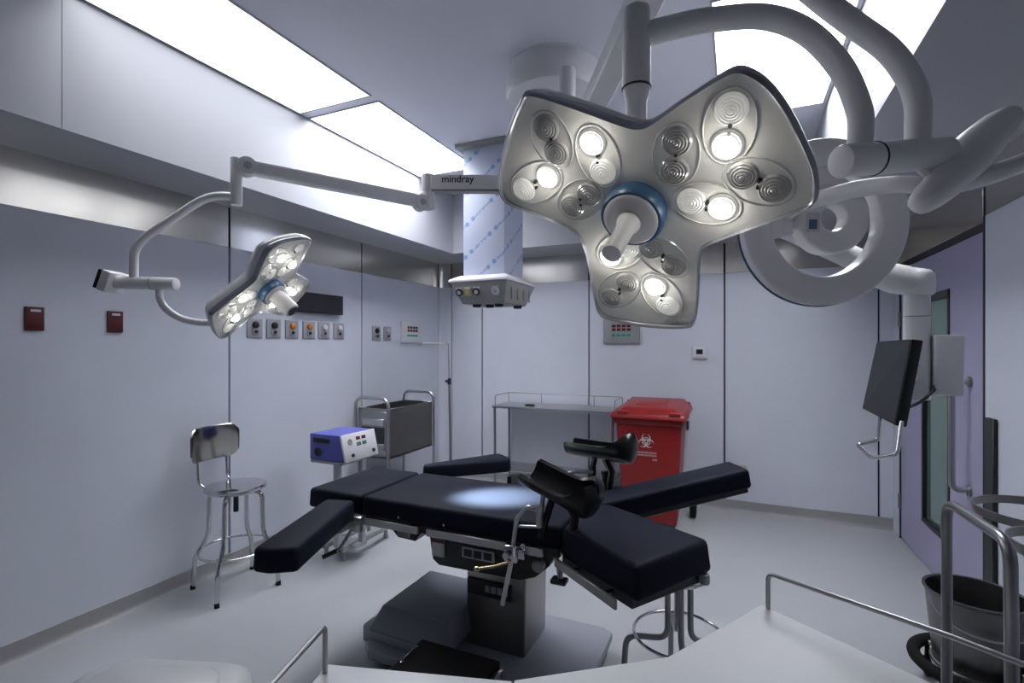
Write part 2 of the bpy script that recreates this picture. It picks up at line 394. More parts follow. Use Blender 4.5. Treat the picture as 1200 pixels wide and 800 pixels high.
part('button', MB().box((-.400, YB - .0265, 1.470), (-.296, YB - .024, 1.482)), 'lgrey', t)
t = thing('wall_socket', 'beige wall socket low on the back wall beside the far leg pad', 'socket', (.03, YB, .385))
part('plate', MB().box((-.025, YB - .012, .325), (.075, YB + .002, .445), .005, 2), 'beige', t)
part('insert', MB().box((.0, YB - .015, .355), (.05, YB - .011, .415), .003, 1), 'lgrey', t)

# ------------------------------------------------------------------ surgical lamps
OUT = [(-.3014, -.0351), (-.3040, -.0641), (-.2788, -.1246), (-.243, -.1874), (-.208, -.2333), (-.1773, -.2561), (-.1483, -.2482), (-.0835, -.1917), (-.0357, -.1600), (-.0014, -.1530), (.0456, -.1688), (.1438, -.2246), (.1964, -.2482), (.2280, -.2320), (.2787, -.1522), (.3096, -.0763), (.3059, -.0431), (.247, -.0011), (.1640, .0489), (.1385, .0718), (.1324, .1009), (.1353, .2026), (.1367, .2743), (.1139, .2956), (.0739, .3077), (.0265, .3118), (-.0318, .3125), (-.0784, .3066), (-.1089, .295), (-.1284, .278), (-.1333, .2499), (-.134, .1867), (-.1316, .126), (-.1380, .1011), (-.1600, .0780), (-.2253, .0281)]
LENS = [((-.2344, -.0556), (-.1846, -.0703), 0), ((-.1551, -.1219), (-.1615, -.1932), 1), ((-.1609, .0072), (-.1031, -.0109), 1), ((-.0773, -.0674), (-.0745, -.1164), 0), ((-.0784, .1418), (-.0342, .1097), 0), ((-.0289, .2097), (-.0784, .2427), 1), ((.0333, .2055), (.0798, .2384), 0), ((.072, .1471), (.0348, .1049), 1), ((.0693, -.1159), (.0667, -.0687), 1), ((.0911, -.0226), (.1483, -.0033), 0), ((.1463, -.1245), (.1679, -.1858), 0), ((.1802, -.0691), (.2403, -.0746), 1)]
def lamp_head(t, hub_handle='straight', all_on=False):
    ol = [(p.x, p.y) for p in smooth_path([(x, y, 0) for x, y in OUT], 3, True)]
    ring = lambda k, z: [(x * k, y * k, z) for x, y in ol]
    part('housing', MB().loft([ring(.70, -.075), ring(.86, -.068), ring(.955, -.046), ring(.99, -.022), ring(.985, -.016)]), 'shell', t, True, 50)
    part('rim', MB().loft([ring(.985, -.018), ring(1.0, -.012), ring(1.004, -.002), ring(.998, .006), ring(.984, .009), ring(.972, .006), ring(.966, -.003), ring(.985, -.018)], False, False), 'rim', t, True, 60)
    f = MB(); f.loft([ring(.97, -.012), ring(.97, -.001)]); bmesh.ops.triangulate(f.bm, faces=[x for x in f.bm.faces if len(x.verts) > 4])
    part('face_plate', f, 'face', t, True)
    for a, b, on in LENS:
        a, b = Vector((*a, 0)), Vector((*b, 0)); c = (a + b) / 2; ang = math.atan2((b - a).y, (b - a).x); L = (b - a).length
        mm = Matrix.Rotation(ang, 4, 'Z')
        mod = part('lens_module', MB().torus((c.x, c.y, -.0003), 1., .0013, mm, 44, 6, L / 2 + .034, .042), 'lens_rim', t, True)
        for j, p in enumerate((a, b)):
            kind = 'lens_off' if not on and not all_on else ('lens_on' if j == 0 else 'lens_dim')
            if all_on and not on: kind = 'lens_dim'
            prof = []; R = .026
            for k in range(5):
                r = R * (1 - k / 5); z = .002 + k * .0014
                prof += [(r, z), (r - R / 10, z + .0026)]
            prof = [(R + .001, -.001)] + prof
            part('lens', MB().lathe(prof, Matrix.Translation(p), 24), 'lens_dim' if kind == 'lens_on' else kind, mod, True, 20)
            if kind == 'lens_on': part('led_core', MB().lathe([(.0165, .003)] + [(.0165 * math.cos(q * PI / 16), .008 + .015 * math.sin(q * PI / 16)) for q in range(8)] + [(.001, .023)], Matrix.Translation(p), 24), 'lens_on', mod, True)
        part('screw', MB().cyl((c.x - .003, c.y + .004, -.001), (c.x - .003, c.y + .004, .006), .0042, .0035, 8).cyl((c.x + .008, c.y - .004, -.001), (c.x + .008, c.y - .004, .005), .003, .003, 8), 'ink', mod, True)
    part('hub_ring', MB().lathe([(.062, -.004), (.064, .012), (.064, .030), (.060, .036), (.054, .036), (.054, .02)], None, 40), 'blue', t, True)
    part('hub_cover', MB().lathe([(.055, .015), (.055, .038), (.050, .042), (.026, .044)], None, 40), 'white_c', t, True)
    if hub_handle == 'straight':
        part('handle', MB().lathe([(.024, .042), (.024, .052), (.0195, .060), (.0175, .085), (.0185, .148), (.0185, .152), (.016, .153)], None, 32), 'white_c', t, True)
    else:
        part('handle', MB().lathe([(.034, .038), (.034, .05), (.040, .058), (.036, .15), (.030, .155)], None, 32), 'white_c', t, True)
        part('camera_lens', MB().lathe([(.027, .15), (.027, .158), (.018, .158)], None, 24), 'black', t, True)

RB = Matrix(((.444, .8803, -.1675), (.5666, -.4206, -.7086), (-.6942, .2197, -.6855))).to_4x4(); RB.translation = Vector((-.1889, 1.0333, 1.8727))
big = thing('surgical_light', 'large three-lobed operating lamp with lit LED lenses, hanging closest to the camera', 'surgical light', mtx=RB, group='three-lobed surgical lamps')
lamp_head(big)
part('pivot_stub', MB().cyl((-.199, 1.095, 2.14), (-.199, 1.095, 1.99), .022, .022, 28).cyl((-.199, 1.095, 2.0), (-.193, 1.06, 1.93), .022, .03, 20), 'white_c', big)
js = part('pivot_sleeve', MB().cyl((-.199, 1.095, 2.147), (-.199, 1.095, 2.318), .030, .030, 32, .003).cyl((-.199, 1.095, 2.146), (-.199, 1.095, 2.12), .029, .022, 32), 'white_c', big)
part('seal_ring', MB().torus((-.199, 1.095, 2.150), .0295, .0022, None, 36, 8), 'black', js)
tb = smooth_path([(-.190, 1.098, 2.263), (-.12, 1.130, 2.283), (-.058, 1.158, 2.296), (.05, 1.206, 2.303), (.134, 1.244, 2.270), (.2, 1.274, 2.196), (.235, 1.293, 2.115), (.240, 1.290, 2.06), (.232, 1.282, 1.995)], 6)
part('yoke_tube', MB().tube(tb, .0245, 20), 'white_c', big)
jc = part('joint_cylinder', MB().cyl((.195, 1.245, 1.984), (.42, 1.414, 2.027), .034, .034, 32, .005), 'white_c', big)
dv = (Vector((.42, 1.414, 2.027)) - Vector((.195, 1.245, 1.984))).normalized()
part('seal_ring', MB().torus(Vector((.195, 1.245, 1.984)) + dv * .088, .0335, .0024, frame_z(dv), 36, 8), 'black', jc)
ta = smooth_path([(.357, 1.366, 2.01), (.358, 1.366, 2.08), (.357, 1.366, 2.13), (.340, 1.359, 2.185), (.298, 1.34, 2.245), (.23, 1.309, 2.300), (.153, 1.275, 2.365), (.026, 1.217, 2.484), (-.03, 1.225, 2.58), (-.045, 1.255, 2.69)], 6)
part('upper_tube', MB().tube(ta, .0245, 20), 'white_c', big)
ca = smooth_path([(.352, 1.362, 1.898), (.391, 1.382, 1.936), (.435, 1.418, 1.985), (.49, 1.455, 2.045), (.540, 1.492, 2.098), (.582, 1.522, 2.130)], 5)
cr_ = [.012, .022, .027, .030, .033, .035, .037, .039, .041, .043, .0445, .0455, .046, .046, .0455, .0445, .043, .041, .039, .037, .034, .031, .028, .024, .017, .006]
part('joint_casting', MB().tube(ca, cr_[:len(ca)], 20), 'white_c', big, angle=60)
part('casting_lever', MB().hexa([(.40, 1.372, 1.95), (.44, 1.40, 1.95), (.43, 1.43, 1.95), (.39, 1.40, 1.95)], [(.36, 1.36, 1.985), (.42, 1.40, 2.03), (.40, 1.43, 2.03), (.35, 1.38, 1.985)], .012, 3), 'white_c', big)
part('side_tube', MB().tube(smooth_path([(.40, 1.385, 1.945), (.494, 1.449, 1.972), (.59, 1.515, 2.013), (.80, 1.70, 2.105)], 6), .021, 18), 'white_c', big)

RS = Matrix(((-.0479, .7103, .7023), (.9422, -.2013, .2678), (.3316, .6745, -.6596))).to_4x4(); RS.translation = Vector((-2.038, 1.7137, 1.863))
sm = thing('surgical_light', 'smaller-looking three-lobed operating lamp on the far jointed arm, aimed at the table', 'surgical light', mtx=RS, group='three-lobed surgical lamps')
lamp_head(sm, 'camera', True)
part('rear_tube', MB().tube(smooth_path([(-2.512, 1.503, 1.885), (-2.516, 1.501, 1.828), (-2.486, 1.514, 1.771), (-2.412, 1.548, 1.722), (-2.30, 1.60, 1.705), (-2.20, 1.64, 1.74)], 6), .0165, 16), 'white', sm)
jc = part('joint_cylinder', MB().cyl((-2.71, 1.414, 1.898), (-2.44, 1.534, 1.889), .030, .030, 28, .005), 'white', sm)
q = Vector((-2.575, 1.474, 1.8935)); dv = Vector((.27, .12, -.009)).normalized()
part('seal_ring', MB().torus(q + dv * .03, .0298, .002, frame_z(dv), 32, 8), 'grey', jc)
bx = Matrix.Translation((-2.725, 1.407, 1.902)) @ frame_z((.86, .38, -.33))
part('end_block', MB().box((-.06, -.05, -.015), (.06, .05, .03), .008, 3, bx), 'white', sm)
part('control_pad', MB().box((-.056, -.046, -.034), (.056, .046, -.013), .004, 2, bx), 'screen', sm)
part('curved_tube', MB().tube(smooth_path([(-2.17, 1.656, 2.304), (-2.25, 1.620, 2.310), (-2.31, 1.593, 2.298), (-2.37, 1.566, 2.265), (-2.48, 1.517, 2.185), (-2.58, 1.472, 2.11), (-2.622, 1.453, 2.05), (-2.627, 1.451, 1.98), (-2.627, 1.451, 1.90)], 6), .0195, 18), 'white', sm)
part('pivot_post', MB().cyl((-2.182, 1.651, 2.263), (-2.182, 1.651, 2.49), .026, .026, 28, .004), 'white', sm)
a, b = Vector((-2.165, 1.668, 2.455)), Vector((-1.690, 2.478, 2.44)); ux = (b - a).normalized(); uz = Vector((0, 0, 1)); uy = uz.cross(ux)
mm = basis(a, ux, uy, uz); L = (b - a).length
part('spring_arm', MB().box((.03, -.028, -.034), (L, .028, .034), .012, 3, mm).cyl(mm @ Vector((.02, -.032, 0)), mm @ Vector((.02, .032, 0)), .045, .045, 28, .006).cyl(mm @ Vector((L - .01, -.034, -.01)), mm @ Vector((L - .01, .034, -.01)), .046, .046, 28, .006), 'white', sm)
for k, zz in ((.02, 0), (L - .01, -.01)): part('pivot_cap', MB().cyl(mm @ Vector((k, -.038, zz)), mm @ Vector((k, -.03, zz)), .018, .018, 20), 'lgrey', sm)
part('elbow_block', MB().cyl((-1.672, 2.512, 2.44), (-1.672, 2.512, 2.605), .038, .038, 28, .006).box((-1.71, 2.47, 2.40), (-1.64, 2.55, 2.50), .015, 3), 'white', sm)
a, b = Vector((-1.645, 2.525, 2.552)), Vector((-1.0, 2.815, 2.552)); ux = (b - a).normalized(); uy = uz.cross(ux); mm = basis(a, ux, uy, uz); L = (b - a).length
ea = part('extension_arm', MB().box((-.01, -.042, -.042), (L, .042, .042), .007, 3, mm), 'white', sm)
part('lower_rail', MB().box((-.005, -.030, -.052), (L - .02, .030, -.041), .003, 1, mm), 'grey', ea)
tm = text_mesh('mindray', .058, .0008); tmm = mm @ Matrix.Translation((.055, -.0425, -.004)) @ Matrix.Rotation(PI / 2, 4, 'X')
bmesh.ops.transform(tm.bm, matrix=tmm, verts=tm.bm.verts)
part('logo_lettering', tm, 'ink', ea, label='black lettering reading mindray')

# round ring-shaped lamp head behind the big one
nz = Vector((.40, -.912, -.06)).normalized(); ux = Vector((0, 0, 1)).cross(nz).normalized(); uy = nz.cross(ux)
RR = basis((.227, 1.746, 1.961), ux, uy, nz)
rl = thing('surgical_light', 'round white ring-shaped lamp head with spiral opening, behind the big lamp', 'surgical light', mtx=RR)
def arc_slab(r0, r1, a0, a1, z0, z1, n=64, bev=.008):
    mb = MB(); full = abs(a1 - a0 - 2 * PI) < 1e-3; cs = []
    for k in range(n if full else n + 1):
        a = a0 + (a1 - a0) * k / n; c, s = math.cos(a), math.sin(a)
        q0 = r0(k / n) if callable(r0) else r0; q1 = r1(k / n) if callable(r1) else r1
        pr = [(q0, z0 + bev), (q0 + bev, z0), (q1 - bev, z0), (q1, z0 + bev), (q1, z1 - bev * 1.2), (q1 - bev * .4, z1 - bev * .4), (q1 - bev * 1.2, z1), (q0 + bev * 1.2, z1), (q0 + bev * .4, z1 - bev * .4), (q0, z1 - bev * 1.2)]
        cs.append([(r * c, r * s, z) for r, z in pr])
    if full: cs.append(cs[0]); return mb.loft(cs, False, False)
    return mb.loft(cs)
part('ring', arc_slab(.158, .243, 0, 2 * PI, -.03, .03), 'shell', rl, True, 40)
hb = arc_slab(.038, .104, 0, 2 * PI, -.03, .034); bmesh.ops.translate(hb.bm, vec=(.020, .012, 0), verts=hb.bm.verts)
part('hub', hb, 'shell', rl, True, 40)
part('spiral_web', arc_slab(.10, .17, math.radians(75), math.radians(198), -.028, .027, 32, .004), 'shell', rl, True, 40)
part('edge_strip', MB().torus((0, 0, -.012), .2425, .005, None, 72, 8), 'blue', rl, True)
part('name_sticker', MB().box((-.066, -.030, .030), (-.026, .026, .0352)), 'paper', rl, True)
part('sticker_mark', MB().box((-.058, -.022, .0352), (-.034, .006, .0356)), 'blue', rl, True)
part('support_tube', MB().tube(smooth_path([(.385, 1.385, 1.948), (.329, 1.408, 1.966), (.261, 1.470, 1.981), (.190, 1.545, 1.984), (.150, 1.62, 1.99), (.13, 1.70, 1.985), (.13, 1.735, 1.98)], 6), [.0185, .024], 16), 'white_c', rl)

# central ceiling mount with its horizontal arms
cm = thing('ceiling_mount', 'white round ceiling flange with shaft and flat arm above the big lamp', 'ceiling mount', (-1.007, 2.84, ZC))
part('flange', MB().lathe([(.272, 0), (.272, -.006), (.265, -.008), (.278, -.06), (.284, -.15), (.268, -.178), (.25, -.182)][::-1], Matrix.Translation((-1.007, 2.84, ZC)), 56), 'white', cm)
part('shaft', MB().cyl((-1.007, 2.84, 3.06), (-1.007, 2.84, 2.42), .055, .055, 32, .004), 'white', cm)
part('pivot_post', MB().cyl((-.808, 2.496, 2.70), (-.808, 2.496, 3.03), .044, .044, 32, .012), 'white', cm)
part('arm_hub', MB().cyl((-1.007, 2.84, 2.66), (-1.007, 2.84, 2.86), .095, .095, 36, .01).cyl((-1.0, 2.845, 2.76), (-.88, 2.80, 2.76), .05, .05, 20), 'white', cm)
part('post_bracket', MB().box((-.83, 2.47, 2.715), (-.69, 2.53, 2.745), .006, 2), 'white', cm)
a, b = Vector((-.90, 2.863, 2.75)), Vector((-.035, 1.242, 2.75)); ux = (b - a).normalized(); uy = uz.cross(ux); mm = basis(a, ux, uy, uz); L = (b - a).length
fa = part('flat_arm', MB().box((0, -.052, -.045), (L, .052, .045), .012, 3, mm), 'white', cm)
part('arm_joint', MB().cyl((-.045, 1.26, 2.66), (-.045, 1.26, 2.82), .055, .055, 28, .008), 'white', cm)

# ------------------------------------------------------------------ ceiling supply column
cp = thing('supply_column', 'square ceiling column wrapped in blue-printed film with grey outlet head below', 'ceiling column', (-1.88, 3.81, ZC))
part('ceiling_plate', MB().box((-2.12, 3.57, ZC - .035), (-1.66, 4.06, ZC), .004, 1), 'pend', cp)
part('column', MB().box((-2.068, 3.624, 2.13), (-1.694, 4.0, ZC - .03), .006, 2), 'film', cp)
T = [(-2.125, 3.48, 2.12), (-1.606, 3.48, 2.12), (-1.606, 4.08, 2.12), (-2.125, 4.08, 2.12)]
T2 = [(-2.085, 3.60, 2.165), (-1.675, 3.60, 2.165), (-1.675, 4.02, 2.165), (-2.085, 4.02, 2.165)]
part('head_cover', MB().hexa([(x, y, 2.10) for x, y, z in T], T, .004, 1).hexa(T, T2, .003, 1), 'panel_w', cp)
Bq = [(-2.045, 3.565, 1.93), (-1.665, 3.565, 1.93), (-1.665, 4.0, 1.93), (-2.045, 4.0, 1.93)]
hd = part('outlet_head', MB().hexa(Bq, [(x + (.006 if x < -1.8 else -.006), y + (.006 if y < 3.7 else -.006), 2.105) for x, y, z in T], .012, 3), 'pend', cp)
slope = basis((0, 0, 0), Vector((1, 0, 0)), Vector((0, -.43, .90)).normalized(), Vector((0, -.90, -.43)).normalized())
for xx, mk in ((-2.04, 'ink'), (-1.965, 'yellow'), (-1.885, 'ink'), (-1.72, 'panel_w')):
    m0 = slope.copy(); m0.translation = Vector((xx, 3.522, 2.025))
    o = part('outlet', MB().box((-.033, -.038, -.002), (.033, .038, .010), .005, 2, m0), 'lgrey', cp)
    part('outlet_socket', MB().lathe([(.031, .009), (.031, .018), (.020, .018)], m0, 24), mk, o)
    part('outlet_core', MB().lathe([(.017, .012), (.017, .022), (.008, .024)], m0, 20), 'lgrey', o)
for yy in (3.62, 3.74, 3.86, 3.98):
    part('side_rib', MB().box((-1.634, yy - .006, 1.96), (-1.622, yy + .006, 2.09), .002, 1, Matrix.Translation((0, 0, 0))), 'pend', cp)
for xx, yy in ((-1.95, 3.64), (-1.86, 3.70), (-1.76, 3.66), (-1.70, 3.9)):
    part('bottom_port', MB().cyl((xx, yy, 1.932), (xx, yy, 1.905), .04, .032, 20), 'black', cp)

# ------------------------------------------------------------------ monitor on its arm
mo = thing('monitor_arm', 'white suspended arm carrying a tilted black monitor in front of the door', 'monitor arm', (.75, 2.858, 1.87))
part('spring_arm', MB().tube(smooth_path([(-.99, 2.84, 2.80), (-.6, 2.83, 2.61), (.10, 2.85, 2.245), (.45, 2.86, 2.045), (.60, 2.86, 1.945), (.70, 2.858, 1.905)], 6), [.045, .06], 20), 'white', mo)
part('elbow', MB().lathe([(.05, -.06), (.062, -.05), (.066, 0), (.062, .035), (.045, .055), (.02, .062)], Matrix.Translation((.75, 2.858, 1.885)), 32).tube([(.58, 2.86, 1.945), (.66, 2.86, 1.905), (.75, 2.858, 1.885)], [.064, .066], 20), 'white', mo, angle=60)
pc = part('post', MB().cyl((.745, 2.858, 1.35), (.745, 2.858, 1.86), .050, .050, 36, .006), 'white', mo)
part('seal_ring', MB().torus((.75, 2.858, 1.73), .0535, .002, None, 36, 8), 'grey', pc)
part('control_box', MB().box((.795, 2.80, 1.375), (.900, 2.90, 1.645), .01, 3).box((.735, 2.855, 1.375), (.80, 2.935, 1.64), .01, 3), 'white', mo)
TL, TR, BR, BL = (Vector(v) for v in ((.573, 2.779, 1.616), (.625, 2.473, 1.624), (.580, 2.508, 1.272), (.523, 2.811, 1.303)))
n = (TR - TL).cross(BL - TL).normalized(); n = n if n.x > 0 else -n
sh = [TL, TR, BR, BL]
part('monitor', MB().hexa([p + n * .004 for p in sh], [p + n * .045 for p in sh], .005, 2), 'black', mo)
inner = [p + (((TL + TR + BR + BL) / 4) - p) * .05 for p in sh]
part('screen', MB().hexa([p + n * .0025 for p in inner], [p + n * .006 for p in inner]), 'screen', mo)
mc = (TL + TR + BR + BL) / 4
part('mount_bracket', MB().cyl(mc + n * .04, mc + n * .085, .045, .045, 20).tube([mc + n * .08, Vector((.70, 2.80, 1.46)), Vector((.75, 2.858, 1.45))], .025, 14), 'white_c', mo)
part('grab_handle', MB().tube(fillet([(.575, 2.70, 1.30), (.560, 2.672, 1.182), (.487, 2.690, 1.154), (.510, 2.531, 1.127), (.578, 2.458, 1.166), (.605, 2.51, 1.29)], .018, 5), .0085, 12), 'chrome', mo)
part('cable', MB().tube(smooth_path([(.80, 2.815, 1.42), (.792, 2.805, 1.40), (.738, 2.765, 1.352), (.67, 2.68, 1.332), (.630, 2.60, 1.345), (.625, 2.57, 1.38)], 6), .007, 10), 'black', mo)

# ------------------------------------------------------------------ operating table
ot = thing('operating_table', 'operating table with navy pads, black chassis and steel column, in the middle', 'operating table', (-1.1, 2.3, 0))
part('base_plate', MB().prism([(-1.72, 2.02), (-1.66, 1.965), (-.65, 1.965), (-.598, 2.00), (-.598, 2.605), (-.655, 2.638), (-1.68, 2.638), (-1.72, 2.60)], .055, .105, .01, 2), 'base', ot)
part('base_skirt', MB().box((-1.755, 2.035, .085), (-1.28, 2.53, .172), .012, 3), 'base', ot)
part('base_box', MB().hexa([(-1.70, 2.005, .165), (-1.215, 2.005, .165), (-1.215, 2.48, .165), (-1.70, 2.48, .165)], [(-1.625, 2.035, .300), (-1.235, 2.035, .300), (-1.235, 2.463, .300), (-1.625, 2.463, .300)], .012, 3), 'base_d', ot)
for x, y in ((-1.66, 2.10), (-1.66, 2.46), (-.68, 2.08), (-.68, 2.50)): part('caster', MB().cyl((x, y - .02, .042), (x, y + .02, .042), .042, .042, 24, .006), 'rubber', ot)
part('column', MB().hexa([(-1.25, 2.215, .10), (-.93, 2.215, .10), (-.93, 2.50, .10), (-1.25, 2.50, .10)], [(-1.235, 2.205, .60), (-.915, 2.205, .60), (-.915, 2.49, .60), (-1.235, 2.49, .60)], .01, 3), 'steel_dark', ot)
cb = part('column_panel', MB().box((-1.232, 2.195, .365), (-.99, 2.215, .445), .004, 1), 'housing', ot)
for k in range(4): part('panel_key', MB().box((-1.13 + k * .032, 2.192, .392), (-1.105 + k * .032, 2.197, .425)), 'base', cb)
part('chassis', MB().prism([(p[0], p[1]) for p in ((-1.345, .725), (-1.320, .585), (-1.285, .562), (-.87, .570), (-.800, .595), (-.735, .655), (-.690, .745))], -2.50, -2.02, .008, 2, Matrix.Rotation(PI / 2, 4, 'X')), 'housing', ot)
part('chassis_deck', MB().box((-1.76, 2.0, .705), (-.68, 2.47, .750), .006, 1), 'housing', ot)
part('head_bracket', MB().prism([(-1.545, .715), (-1.50, .672), (-1.40, .668), (-1.365, .712)], -2.10, -1.99, .004, 1, Matrix.Rotation(PI / 2, 4, 'X')), 'housing', ot)
part('bracket_plate', MB().box((-1.498, 1.984, .682), (-1.425, 1.992, .704)), 'grey', ot)
part('warning_label', MB().box((-1.318, 2.013, .607), (-1.252, 2.0205, .690)), 'paper', ot, label='small white label with red top')
part('label_stripe', MB().box((-1.318, 2.0115, .672), (-1.252, 2.0135, .690)), 'ledred', ot)
pl = part('name_plate', MB().box((-1.155, 2.012, .628), (-.99, 2.0205, .676)), 'lgrey', ot, label='grey name plate with three dark blocks')
for k in range(3): part('plate_block', MB().box((-1.145 + k * .051, 2.0095, .636), (-1.105 + k * .051, 2.0125, .668)), 'ink', pl)
for x0, x1, s in ((-1.755, -1.352, 1.95), (-1.306, -.735, 1.95), (-1.755, -1.352, 2.49), (-1.306, -.735, 2.49)):
    part('side_rail', MB().box((x0, s - .006, .722), (x1, s + .006, .756), .002, 1), 'steel', ot)
for x in (-1.70, -1.42, -1.25, -.80):
    for s0, s1 in ((1.95, 2.02), (2.46, 2.50)): part('rail_spacer', MB().cyl((x, s0, .738), (x, s1, .738), .009, .009, 12), 'chrome', ot)
part('hinge_knob', MB().cyl((-.775, 1.985, .662), (-.775, 2.03, .662), .026, .026, 24, .004), 'grey', ot)
def pad(poly, z0, z1, inset=.012, bev=.02):
    c = Vector((sum(p[0] for p in poly) / len(poly), sum(p[1] for p in poly) / len(poly)))
    ins = lambda p, k: (p[0] + (c.x - p[0]) * k / ((Vector(p) - c).length), p[1] + (c.y - p[1]) * k / ((Vector(p) - c).length))
    return MB().hexa([(*p, z0) for p in poly], [(*ins(p, inset), z1) for p in poly], bev, 3)
part('head_pad', pad([(-2.055, 1.965), (-1.707, 1.965), (-1.707, 2.492), (-2.055, 2.492)], .752, .852, .006), 'vinyl', ot)
part('back_pad', pad([(-1.703, 1.965), (-.66, 1.965), (-.66, 2.492), (-1.703, 2.492)], .752, .852, .006), 'vinyl', ot)
for x in (-1.47, -1.22): part('pad_stud', MB().cyl((x, 1.958, .782), (x, 1.970, .782), .006, .004, 12), 'chrome', ot)
part('leg_pad', pad([(-.665, 1.955), (-.305, 1.695), (-.085, 2.065), (-.56, 2.36), (-.665, 2.36)], .735, .858, .016, .022), 'vinyl', ot)
lp = part('leg_plate', MB().prism([(-.66, 1.975), (-.330, 1.735), (-.125, 2.05), (-.56, 2.33), (-.66, 2.33)], .695, .738, .004, 1), 'housing', ot)
a, b = Vector((-.672, 1.938, .722)), Vector((-.372, 1.700, .722)); ux = (b - a).normalized(); uy = uz.cross(ux); mm = basis(a, ux, uy, uz)
part('leg_rail', MB().box((0, -.012, -.018), ((b - a).length, .0, .018), .002, 1, mm), 'steel_dark', ot)
for k in (.10, .30): part('rail_spacer', MB().cyl(mm @ Vector((k, 0, 0)), mm @ Vector((k, .05, 0)), .008, .008, 12), 'chrome', ot)
part('leg_corner_cap', MB().cyl((-.117, 2.035, .698), (-.117, 2.035, .735), .020, .020, 20, .004), 'grey', ot)
ck = part('clamp_knob', MB().cyl((-.665, 1.955, .70), (-.655, 1.935, .655), .012, .012, 12), 'chrome', ot)
part('knob_grip', MB().box((-.69, 1.905, .640), (-.625, 1.955, .660), .006, 2), 'black', ck)
# far leg section, swung out and raised
a, b = Vector((-.68, 2.36, .80)), Vector((.005, 2.772, .955)); ux = (b - a).normalized(); uy = Vector((0, 0, 1)).cross(ux).normalized(); uw = ux.cross(uy); mm = basis(a, ux, uy, uw); L = (b - a).length
part('leg_pad', MB().box((0, -.105, -.045), (L, .075, .050), .018, 3, mm), 'vinyl', ot)
part('leg_plate', MB().box((.0, -.085, -.070), (L - .015, .06, -.044), .004, 1, mm), 'housing', ot)
# arm boards
def board(poly, z0, z1): return pad(poly, z0, z1, .008, .02)
part('arm_board', board([(-1.865, 1.90), (-1.660, 1.315), (-1.585, 1.325), (-1.497, 1.385), (-1.715, 1.945)], .748, .842), 'vinyl', ot)
part('arm_board', board([(-1.840, 2.70), (-1.800, 2.64), (-1.380, 3.05), (-1.400, 3.11), (-1.520, 3.195), (-1.560, 3.17)], .752, .842), 'vinyl', ot)
part('board_arm', MB().box((-1.80, 2.45, .725), (-1.70, 2.75, .755), .004, 1), 'housing', ot)
ac = part('board_clamp', MB().box((-1.735, 1.915, .690), (-1.665, 1.965, .765), .006, 2).box((-1.80, 1.80, .715), (-1.70, 1.93, .750), .004, 1), 'steel', ot)
part('clamp_lever', MB().tube([(-1.715, 1.91, .70), (-1.735, 1.87, .64), (-1.745, 1.845, .615)], .008, 10), 'steel', ac)
part('lever_grip', MB().tube([(-1.740, 1.86, .622), (-1.79, 1.80, .598)], .011, 12), 'black', ac)

# leg holders clamped to the side rails
def leg_holder(p0, p1, side, label, roll=0.):
    t = thing('leg_holder', label, 'leg holder', (p0[0], p0[1], .74), group='black leg holders on the table')
    p0, p1 = Vector(p0), Vector(p1); ux = (p1 - p0).normalized(); uy = Vector((0, 0, 1)).cross(ux).normalized(); uw = ux.cross(uy); L = (p1 - p0).length
    mm = basis(p0, ux, uy, uw)
    if roll: mm = mm @ Matrix.Translation((0, 0, .07)) @ Matrix.Rotation(roll, 4, 'X') @ Matrix.Translation((0, 0, -.07))
    rings = []; R0 = .080; th = .020
    st_ = [(0, 84, .97), (.012, 88, 1.), (.2, 88, 1.), (.4, 88, 1.), (.58, 90, 1.), (.68, 98, 1.02), (.76, 112, 1.05), (.83, 132, 1.07), (.89, 152, 1.06), (.93, 165, 1.02), (.965, 170, .92), (.985, 172, .78), (1.0, 174, .5), (1.005, 175, .15)]
    for q, A, k in st_:
        x = L * q; A = math.radians(A); R = R0 * k; sec = []
        for j in range(17): aa = -PI / 2 - A + 2 * A * j / 16; sec.append((x, R * math.cos(aa), R * math.sin(aa) + R0))
        ti = min(th, R * .6)
        for j in range(17): aa = -PI / 2 + A - 2 * A * j / 16; sec.append((x - (.004 if q > .9 else 0), (R - ti) * math.cos(aa), (R - ti) * math.sin(aa) + R0))
        rings.append(sec)
    part('trough', MB().loft(rings, True, True, True, mm), 'pu', t, angle=50)
    mid = mm @ Vector((L * .5, 0, 0)); 
    part('bracket', MB().tube([mid + Vector((-.03, 0, .01)), mid + Vector((-.06, -.02 * side, -.10)), mid + Vector((-.075, -.02 * side, -.16))], .016, 12).tube([mid + Vector((.02, 0, .01)), mid + Vector((.06, .01 * side, -.06)), mid + Vector((.045, .02 * side, -.16))], .019, 12), 'pu', t)
    return t, mid
t, mid = leg_holder((-.822, 1.965, 1.015), (-.510, 1.895, .925), 1, 'black leg trough nearer the camera with steel rod clamped to side rail', math.radians(17))
yy = 1.915
part('post', MB().cyl((-.735, yy, .86), (-.735, yy, .95), .016, .016, 16).cyl((-.735, yy, .90), (-.725, 1.925, .99), .010, .010, 12), 'steel', t)
part('support_rod', MB().tube(fillet([(-.912, 1.93, .50), (-.867, 1.927, .70), (-.843, 1.925, .875), (-.79, 1.918, .935), (-.735, yy, .925)], .016, 5), .010, 14), 'steel', t)
cl = part('rail_clamp', MB().box((-.895, 1.905, .695), (-.835, 1.945, .765), .006, 2).box((-.845, 1.915, .71), (-.805, 1.945, .75), .004, 1), 'chrome', t)
part('clamp_bolt', MB().cyl((-.815, 1.93, .72), (-.815, 1.93, .775), .008, .008, 10).cyl((-.875, 1.90, .73), (-.875, 1.88, .73), .014, .014, 12), 'chrome', cl)
